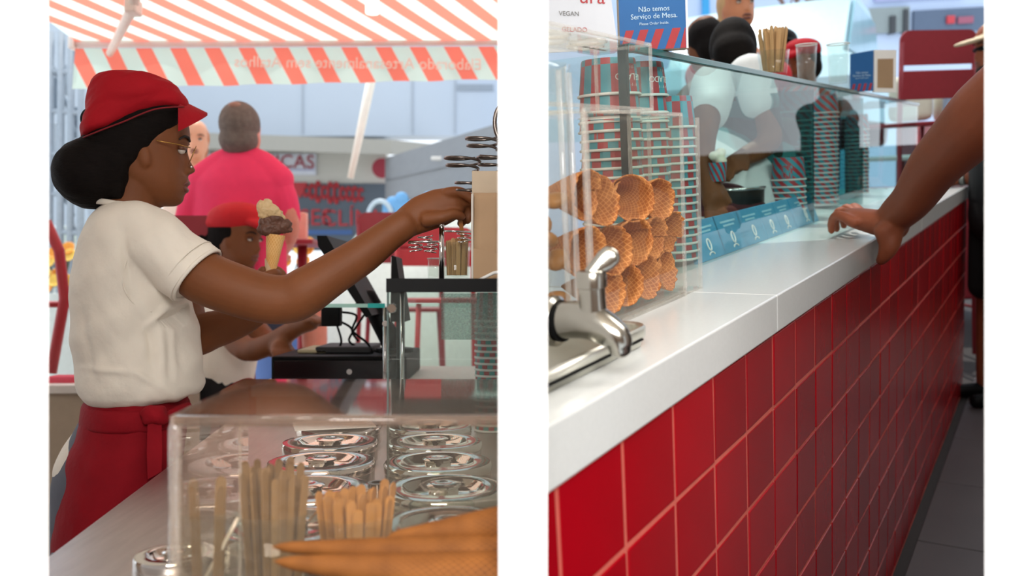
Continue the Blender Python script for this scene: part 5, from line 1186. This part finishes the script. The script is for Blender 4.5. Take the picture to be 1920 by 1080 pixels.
b.ell(MM @ V3((-.02, 0, .066)), (.108, .086, .096), m=Mr); b.ell(MM @ V3((-.035, 0, -.005)), (.08, .083, .075), m=Mr); solid(b, 'hair', GH, .007, 3, mp_)
b = MB(); b.ell(MM @ V3((-.078, 0, .128)), (.034, .03, .019), m=Mr); solid(b, 'bald_patch', mat('scalp', '#a07a6a', .6), .006, 2, mp_)
b = MB(); b.limb([at(452, 548, d), at(452, 590, d)], [(.19, .15), (.2, .16)], 20, ref=(0, 1, 0)); b.limb([at(480, 572, d), at(560, 575, d+.2)], [.1, .085]); b.limb([at(425, 572, d), at(390, 575, d+.25)], [.1, .085]); solid(b, 'shorts', mat('navy_shorts', '#30364a', .9), .014, 3, mp_)
zt_ = at(0, 402, 3.4).z-G0; zz = at(0, 605, 3.6).z-G0
bar_chair('bar_chair', 'dark red bar chair under the man in pink', (at(405, 0, 3.62).x, 3.66, G0), PI/2, wd=.42, seat=zz-.09, top=zt_, m=REDMETAL, ht=.30)
hd = at(366, 272, 5.2); simple_person('person glimpsed beyond the glasses beside the man in pink', hd, (.3, -1, 0), 1.0, G0, mat('skin_peach', '#d79b7a', .5, sss=.1), mat('cream_cotton', '#e0c9b8', .85), BL, mat('ginger_hair', '#b4683a', .7), voxel=.016)
# ---- terrace
a = MB(); a.span((-8, 3.2, .0), (at(950, 0, 3.2).x, 9, G0)); a.build('pavement_terrace', mat('terrace_paving', '#cfcdc8', .9, var=.04, scale=4), kind='structure')
a = MB(); a.add([(-26, 9, G0), (at(951, 0, 9).x, 9, G0), (at(952, 0, 40).x, 40, G0), (-60, 40, G0)], [(0, 1, 2, 3)]); a.add([(-26, 9, 0), (at(951, 0, 9).x, 9, 0), (at(952, 0, 40).x, 40, 0), (-60, 40, 0)], [(3, 2, 1, 0)]); a.build('ground', mat('asphalt_pale', '#bdb9b2', .9, var=.06, scale=2), kind='structure')
z1 = at(0, 400, 4.6).z-G0
bar_chair('bar_chair', 'dark red bar chair with a big back panel behind the forearm', (at(752, 0, 4.7).x, 4.75, G0), PI/2+.08, wd=.46, seat=z1-.52, top=z1, ht=.27)
z2 = at(0, 555, 4.2).z-G0
bar_chair('bar_chair', 'bright red bar chair whose legs show through the guard glass', (at(835, 0, 4.1).x, 4.15, G0), -PI/2+.35, wd=.42, seat=z2-.02, top=z2+.35, m=REDMETAL2, ht=.2)
t = bar_chair('bar_chair', 'red bar chair at the far left edge with a slanting back post', (at(84, 0, 3.75).x, 3.8, G0), .5, wd=.42, seat=at(0, 570, 3.8).z-G0, top=at(0, 410, 3.8).z-G0, m=REDMETAL2, ht=.2)
part(t, 'slanting_post', REDMETAL2, lambda b: b.tube([V3((.0, -.22, at(0, 700, 3.6).z-G0)), V3((.05, -.22, at(0, 560, 3.6).z-G0)), V3((.03, -.22, at(0, 470, 3.6).z-G0)), V3((-.02, -.22, at(0, 415, 3.6).z-G0))], .022, 8), True)
q = at(545, 452, 4.4); t = thing('terrace_table', 'dark red terrace table behind the gelato cone', 'table', (q.x, q.y, G0))
part(t, 'table_top', REDMETAL, lambda b: b.span((-.16, -.2, q.z-G0-.025), (.16, .2, q.z-G0), .006)); part(t, 'pedestal', REDMETAL, lambda b: b.tube([(.06, 0, 0), (.06, 0, q.z-G0-.02)], .025, 12), True); part(t, 'foot', REDMETAL, lambda b: b.lathe([(.001, 0), (.16, 0), (.15, .015), (.03, .03), (.001, .03)], 20), 'auto')
q2 = at(562, 449, 4.35); b = MB(); b.box(q2+V3((0, 0, .068)), (.075, .05, .135), .004); o = b.build('menu_holder', mat('peach_card', '#e8a796', .7)); tag(o, 'peach menu holder standing on the red terrace table', 'menu holder')
MATS['cyan_card']; b = MB(); b.box(q2+V3((-.05, .0, .065)), (.02, .05, .13), .003); o = b.build('menu_card', CARD_B); tag(o, 'thin blue card beside the peach menu holder', 'card')
q = at(535, 505, 6.0); t = thing('flower_pot', 'pot of orange flowers beyond the terrace table', 'potted flowers', (q.x, q.y, G0))
part(t, 'pot', mat('blue_pot', '#4a6aa8', .6), lambda b: b.lathe([(.001, 0), (.2, 0), (.26, q.z-G0-.05), (.23, q.z-G0-.05), (.001, q.z-G0-.1)], 24), 'auto')
FLW = [mat('petal_orange', '#e89a3a', .7, var=.15), mat('petal_yellow', '#e8c25a', .7, var=.15)]; LEAF = mat('leaf_dark', '#3d4a3a', .8, var=.3)
for k in range(14):
    c_ = V3((random.uniform(-.16, .16), random.uniform(-.12, .12), q.z-G0+random.uniform(.02, .2))); fl_ = part(t, 'flower', FLW[k % 2], lambda b: b.lathe([(.001, .0), (.03, .004), (.05, .022), (.045, .025), (.02, .012), (.001, .01)], 10, c_, m=Matrix.Rotation(1.1, 4, 'X')), 'auto')
    part(fl_, 'stem', LEAF, lambda b: b.tube([c_, V3((c_.x*.4, c_.y*.4, q.z-G0-.1))], .006, 5))
q = at(112, 510, 6.0); t = thing('flower_pot', 'pot of orange and cream flowers behind the far left chair', 'potted flowers', (q.x, q.y, G0))
part(t, 'pot', mat('pale_pot', '#c9d4d2', .6), lambda b: b.lathe([(.001, 0), (.16, 0), (.2, q.z-G0-.15), (.18, q.z-G0-.15), (.001, q.z-G0-.2)], 24), 'auto')
for k in range(16):
    c_ = V3((random.uniform(-.14, .14), random.uniform(-.12, .12), q.z-G0+random.uniform(-.12, .16))); fl_ = part(t, 'flower', FLW[k % 2], lambda b: b.lathe([(.001, .0), (.03, .004), (.05, .022), (.045, .025), (.02, .012), (.001, .01)], 10, c_, m=Matrix.Rotation(1.1, 4, 'X')), 'auto')
    part(fl_, 'stem', LEAF, lambda b: b.tube([c_, V3((c_.x*.4, c_.y*.4, q.z-G0-.1))], .006, 5))
# low cream cabinet at the far left
t = thing('side_cabinet', 'cream side cabinet with a pale top behind the server at far left', 'cabinet', (0, 0, 0)); zc_ = at(0, 722, 2.9).z
part(t, 'top', mat('cream_top', '#ece6df', .5), lambda b: b.span((at(20, 0, 2.9).x, 2.9, zc_-.03), (at(330, 0, 2.9).x, 3.15, zc_), .004)); part(t, 'body', mat('cream_body', '#b9a993', .7), lambda b: b.span((at(22, 0, 2.9).x, 2.92, 0), (at(328, 0, 2.9).x, 3.13, zc_-.03)))
b = MB(); b.box(at(122, 712, 3.0)+V3((0, 0, .0)), (.10, .08, .03), .01); o = b.build('red_cloth', mat('coral_cloth', '#e0566a', .85)); tag(o, 'folded coral cloth on the cream cabinet', 'cloth')
# ---- awning
AW = nodes_mat('awning_fabric', .8, .2); m_, N, L, p = AW
N.remove(p); tc = N.new('ShaderNodeTexCoord'); sx = N.new('ShaderNodeSeparateXYZ'); L.new(tc.outputs['UV'], sx.inputs[0])
a_ = math_node(N, L, 'FRACT', math_node(N, L, 'ADD', math_node(N, L, 'DIVIDE', sx.outputs[0], .168), 100)); st = math_node(N, L, 'LESS_THAN', a_, .47)
mx = N.new('ShaderNodeMix'); mx.data_type = 'RGBA'; mx.inputs[6].default_value = lin('#d8efe6')+(1,); mx.inputs[7].default_value = lin('#ff8b78')+(1,); L.new(st, mx.inputs[0])
df = N.new('ShaderNodeBsdfDiffuse'); tl = N.new('ShaderNodeBsdfTranslucent'); L.new(mx.outputs[2], df.inputs[0]); L.new(mx.outputs[2], tl.inputs[0]); ms = N.new('ShaderNodeMixShader'); ms.inputs[0].default_value = .62; L.new(df.outputs[0], ms.inputs[1]); L.new(tl.outputs[0], ms.inputs[2]); L.new(ms.outputs[0], N['Material Output'].inputs[0])
aw = thing('awning', 'coral and mint diagonally striped awning with a lettered valance', 'awning', (0, 0, 0)); da = 4.2; SK = .54
xa = at(143, 0, da).x; xb_ = at(948, 0, da).x; zb = at(0, 78, da).z
def sheet(P, U, th=.0015):   # P grid rows
    b = MB(); n = len(P[0]); vs = [v for r in P for v in r]; uv = [u for r in U for u in r]; fs = []
    for i in range(len(P)-1):
        for j in range(n-1): fs.append((i*n+j, i*n+j+1, (i+1)*n+j+1, (i+1)*n+j))
    b.add(vs, fs, uv); return b
P = []; U = []
for i in range(11):
    t_ = i/10*1.55; row = []; ur = []
    for j in range(41):
        x = xa+(xb_-xa)*j/40 if True else 0; sag = -.05*math.sin(PI*i/10); row.append(V3((x, da-t_, zb+.19*t_+sag))); ur.append((x+SK*t_, t_))
    P.append(row); U.append(ur)
sheet(P, U).build('canopy', m_, aw, True)
P = []; U = []
for i in range(9):
    v = i/8; row = []; ur = []
    for j in range(61):
        k = j/60; x = xa+(xb_-xa)*k; top = at(0, 92-4*k, da).z; bot = at(0, 170-18*k, da).z; z = top+(bot-top)*v; row.append(V3((x, da-.01+.012*math.sin(k*40)*v-.03*v, z))); ur.append((x-SK*(top-z), v))
    P.append(row); U.append(ur)
sheet(P, U).build('valance', m_, aw, True)
part(aw, 'front_bar', mat('pale_bar', '#e8cfc8', .5), lambda b: b.tube([V3((xa-.01, da, zb-.012)), V3((xb_, da, zb+.0))], .019, 10), True)
part(aw, 'end_cap', PAPER, lambda b: b.box((xa-.015, da, zb-.01), (.03, .06, .06), .008))
PL = mat('pale_lettering', '#f4dcd0', .7)
text('lettering', 'Elaborado Artesanalmente sem Atalhos', .078, PL, aw, V3((at(672, 0, da-.035).x, da-.05, at(0, 124, da).z)), (1, 0, -.012), (0, 0, 1), .001, mirror=True, squash=.965)
part(aw, 'folding_arm', mat('arm_white', '#efe0d6', .5), lambda b: b.tube([at(255, -30, 3.3), at(250, 12, 3.4), at(206, 100, 4.15)], [.022, .022, .018], 8), True)
part(aw, 'arm_joint', MATS['arm_white'], lambda b: b.box(at(250, 14, 3.4), (.05, .07, .06), .01))
# pendant lamp and slanting white tube
LMP = bpy.data.materials.new('lamp_glow'); LMP.use_nodes = True; pn = LMP.node_tree.nodes['Principled BSDF']; pn.inputs['Emission Color'].default_value = (1, .95, .8, 1); pn.inputs['Emission Strength'].default_value = 1.2; pn.inputs['Base Color'].default_value = (.9, .88, .8, 1)
t = thing('pendant_lamp', 'slim white pendant lamp hanging in front of the awning', 'lamp', at(698, 26, 2.6)); o0 = at(698, 26, 2.6)
part(t, 'shade', LMP, lambda b: b.lathe([(.001, 0), (.020, 0), (.022, .004), (.020, .3), (.001, .3)], 20), 'auto'); part(t, 'cord', BLACK, lambda b: b.tube([(0, 0, .3), (0, 0, 2.72-o0.z)], .003, 6), True)
b = MB(); b.tube([at(657, 334, 5.2), at(676, 245, 5.2), at(698, 140, 5.2)], [.020, .026, .03], 10); o = b.build('white_tube', mat('tube_white', '#f3efe2', .5), None, True); tag(o, 'slanting white tube hanging below the awning valance', 'pole')
# ---- buildings across the street
db = 14.0; bd = thing('clinic_building', 'pale blue and grey clinic building with red lettering across the street', 'building', (0, 0, 0))
def bpan(name, m, px0, px1, py0, py1, d, th=.2):
    A = at(px0, py1, d); B = at(px1, py0, d); return part(bd, name, m, lambda b: b.span((A.x, d, A.z), (B.x, d+th, B.z)))
bpan('upper_wall', mat('pale_blue_wall', '#c2ccd8', .9, var=.02, scale=1), -60, 951, -60, 255, db, .4)
for px in (566, 772, 852): bpan('wall_joint', mat('joint_grey', '#aeb6c0', .9), px, px+3, 150, 250, db-.02, .03)
bpan('wall_vent', mat('vent_grey', '#9aa3ad', .8), 858, 925, 158, 170, db-.02, .03)
part(bd, 'canopy_slab', mat('canopy_grey', '#a7a49c', .9, var=.05), lambda b: b.add([at(-60, 232, db-1.2), at(735, 262, db-1.2), at(830, 272, db), at(-60, 246, db)]+[at(-60, 262, db-1.2), at(735, 290, db-1.2), at(830, 290, db), at(-60, 266, db)], [(0, 1, 2, 3), (7, 6, 5, 4), (0, 4, 5, 1), (1, 5, 6, 2), (2, 6, 7, 3), (3, 7, 4, 0)]))
bpan('fascia', mat('fascia_cream', '#d6d4cd', .9, var=.03), -60, 724, 262, 348, db+.02, .3)
bpan('sign_board', mat('sign_white', '#dfe3ee', .7), 380, 592, 288, 328, db-.05, .06)
CR = mat('crimson_print', '#a63a4a', .7); text('lettering', 'ANÁLISES', .31, CR, bd, at(503, 302, db-.07), (1, 0, -.02), (0, 0, 1), .005, align='RIGHT'); text('lettering', 'CLÍNICAS', .31, CR, bd, at(590, 305, db-.07), (1, 0, -.02), (0, 0, 1), .005, align='RIGHT')
bpan('sign_stripe', mat('lavender_band', '#b8bcd8', .7), 400, 590, 317, 320, db-.07, .02)
bpan('shopfront', mat('shopfront_slate', '#4b5663', .35, var=.12, scale=.6), 500, 724, 344, 470, db-.02, .1)
RS = mat('red_vinyl', '#b8323a', .6); part(bd, 'red_triangle', RS, lambda b: b.prism([(-.17, .12), (.17, .12), (.05, -.14)], at(557, 356, db-.05), (1, 0, 0), (0, 0, 1), .01)); 
for k_ in range(10):
    hh_ = (.17, .24, .34, .2, .34, .34, .2, .22, .24, .2)[k_]; part(bd, 'worn_lettering', RS, lambda b: b.tube([at(573+k_*11.5, 358+k_*.75, db-.04)+V3((.034*math.cos(a_), 0, hh_*.5*math.sin(a_))) for a_ in np.linspace(.5, 2*PI-.4, 14)], .022, 6), True)
text('lettering', 'ISES', .38, RS, bd, at(586, 409, db-.05), (1, 0, .01), (0, 0, 1), .005); text('lettering', 'CLÍNI', .38, RS, bd, at(655, 410, db-.05), (1, 0, .01), (0, 0, 1), .005)
bpan('blue_vinyl_band', mat('blue_vinyl', '#40629a', .6), 577, 660, 431, 440, db-.04, .03)
b = MB(); b.lathe([(.001, 0), (.16, 0), (.16, .06), (.001, .06)], 20, at(717, 316, db-.1), m=Matrix.Rotation(PI/2, 4, 'X')); b.build('cross_sign', CR, bd, 'auto')
gb_ = thing('grey_building', 'grey clad side building receding at the right of the street', 'building', (0, 0, 0))
GR = mat('grey_cladding', '#8b8e93', .8, var=.06, scale=3, stretch=(1, 1, 6))
part(gb_, 'wall', GR, lambda b: b.add([at(722, 560, 13.2), at(951, 560, 7.5), at(951, 226, 7.5), at(722, 296, 13.2)]+[at(726, 560, 13.5), at(955, 560, 7.8), at(955, 226, 7.8), at(726, 296, 13.5)], [(0, 1, 2, 3), (7, 6, 5, 4), (0, 4, 5, 1), (1, 5, 6, 2), (2, 6, 7, 3), (3, 7, 4, 0)]))
for k in range(1, 5): part(gb_, 'cladding_joint', mat('joint_dark', '#7b7f85', .8), lambda b: b.tube([at(722, 296+k*42, 13.15), at(951, 226+k*60, 7.46)], .008, 5))
part(gb_, 'white_lamp_strip', PAPER, lambda b: b.box(at(820, 297, 9.8), (.14, .05, .04), .01))
q = at(755, 400, 8.5); t = thing('blue_kiosk', 'light blue leafy banner stand near the grey building', 'banner', (q.x, q.y, G0)); BLB = mat('sky_blue_vinyl', '#6ea8da', .6, var=.25, scale=6)
part(t, 'panel', BLB, lambda b: b.span((-.2, -.02, q.z-G0-.25), (.3, .02, q.z-G0+.1), .01)); part(t, 'ring', mat('pale_steel_ring', '#b9c8d4', .4), lambda b: b.tube([V3((-.22+.12*math.cos(a_), -.03, q.z-G0-.05+.17*math.sin(a_))) for a_ in np.linspace(0, 2*PI, 25)[:-1]], .025, 8, closed=True), True); part(t, 'post', STEEL, lambda b: b.tube([(0, 0, 0), (0, 0, q.z-G0-.2)], .03, 8), True)
for k in range(6): part(t, 'blue_leaf', BLB, lambda b: b.ell((-.1+.09*k, 0, q.z-G0+.1+.05*math.sin(k*2)), (.07, .02, .07), seg=10, rings=6), True)
car('white car parked behind the terrace chairs', 905, 640, 7.4, 4.0, 1.46, 1.65, mat('white_paint_car', '#e8ece2', .3), (-1, -.06, 0), mat('car_glass_pale', '#c9d6cf', .15), base=G0)
# pale grey street structure at the far left: lamp posts, scaffold, panels
sc_ = thing('scaffold', 'pale grey scaffold and shutters beside the awning at far left', 'scaffold', (at(110, 0, 7).x, 7, G0)); o0 = V3((at(110, 0, 7).x, 7, G0)); SG_ = mat('scaffold_grey', '#9aa6b2', .6, var=.1)
for px in (92, 112, 131, 150): part(sc_, 'upright', SG_, lambda b: b.tube([at(px, 560, 7)-o0, at(px+3, 60, 7)-o0], .03, 8), True)
for py in (130, 205, 285, 360, 430): part(sc_, 'rail', SG_, lambda b: b.tube([at(60, py, 7)-o0, at(180, py+10, 7)-o0], .022, 6), True)
for i in range(7): part(sc_, 'brace', SG_, lambda b: b.tube([at(88+(i % 3)*22, 100+i*62, 7.05)-o0, at(118+(i % 3)*20, 165+i*60, 7.05)-o0], .016, 6), True)
for i, (px, py) in enumerate(((98, 175), (122, 150), (140, 230), (104, 260), (128, 330))): part(sc_, 'panel', mat('scaffold_panel_%d' % (i % 2), ['#7f8d9c', '#c9d2da'][i % 2], .7), lambda b: b.box(at(px, py, 7.1)-o0, (.09, .03, .26), .01))
a = MB(); a.span((at(-120, 0, 11).x, 11, G0), (at(165, 0, 11).x, 11.3, 7)); a.build('wall_street', mat('grey_blue_wall', '#b5c0cc', .9, var=.08, scale=2), kind='structure')
q = at(150, 470, 8.6); car('pale car behind the far left server', 150, 560, 8.8, 3.9, 1.46, 1.6, mat('pale_paint_car', '#c8d2d2', .3), (.6, 1, 0), MATS['car_glass_pale'], base=G0)
# ------------------------------------------------------------------ put the right-hand place on its own footing, end both places at the party wall
bpy.context.view_layer.update()
for o in TOPS['R']: o.matrix_world = XR @ o.matrix_basis
bpy.context.view_layer.update()
def clip_at(px, side):
    """trim whatever would run through the party wall"""
    pn = Vector((F, -(px-960), 0)).normalized()*side     # side -1: keep the left, +1: keep the right
    def walk(o):
        yield o
        for c in o.children: yield from walk(c)
    dead = []
    for top in TOPS['R' if side > 0 else 'L']:
        if top.name.startswith('wall_') and top.name.split('.')[0] in KEEP: continue
        for o in walk(top):
            if o.type != 'MESH': continue
            mw = o.matrix_world
            ds = [(mw @ Vector(c)).dot(pn) for c in o.bound_box]
            if min(ds) > -1e-4: continue
            if max(ds) < 0: dead.append(o); continue
            me = o.data if o.data.users == 1 else o.data.copy()
            bm = bmesh.new(); bm.from_mesh(me); inv = mw.inverted(); co = inv @ Vector((0, 0, ZC)); no = (mw.to_3x3().transposed() @ pn).normalized()
            r = bmesh.ops.bisect_plane(bm, geom=list(bm.verts)+list(bm.edges)+list(bm.faces), plane_co=co, plane_no=no, clear_inner=True)
            ce = [e for e in r['geom_cut'] if isinstance(e, bmesh.types.BMEdge)]
            if ce:
                try: bmesh.ops.holes_fill(bm, edges=ce, sides=0)
                except Exception: pass
            if not bm.faces: dead.append(o); bm.free(); continue
            bm.to_mesh(me); bm.free(); o.data = me
    for o in dead:
        for c in list(o.children):
            if c not in dead: dead.append(c)
    for o in dead:
        for k in TOPS.values():
            if o in k: k.remove(o)
        bpy.data.objects.remove(o)
    for k in TOPS.values():
        for o in list(k):
            if o.type == 'EMPTY' and not o.children: k.remove(o); bpy.data.objects.remove(o)
KEEP = ('wall_left', 'wall_center', 'wall_right', 'wall_party', 'wall_back', 'wall_side')
KEEPN = {'ceiling'}
TOPS['L'] = [o for o in TOPS['L'] if o.name not in KEEPN]
clip_at(1013, 1); clip_at(949, -1)
bpy.context.view_layer.update()
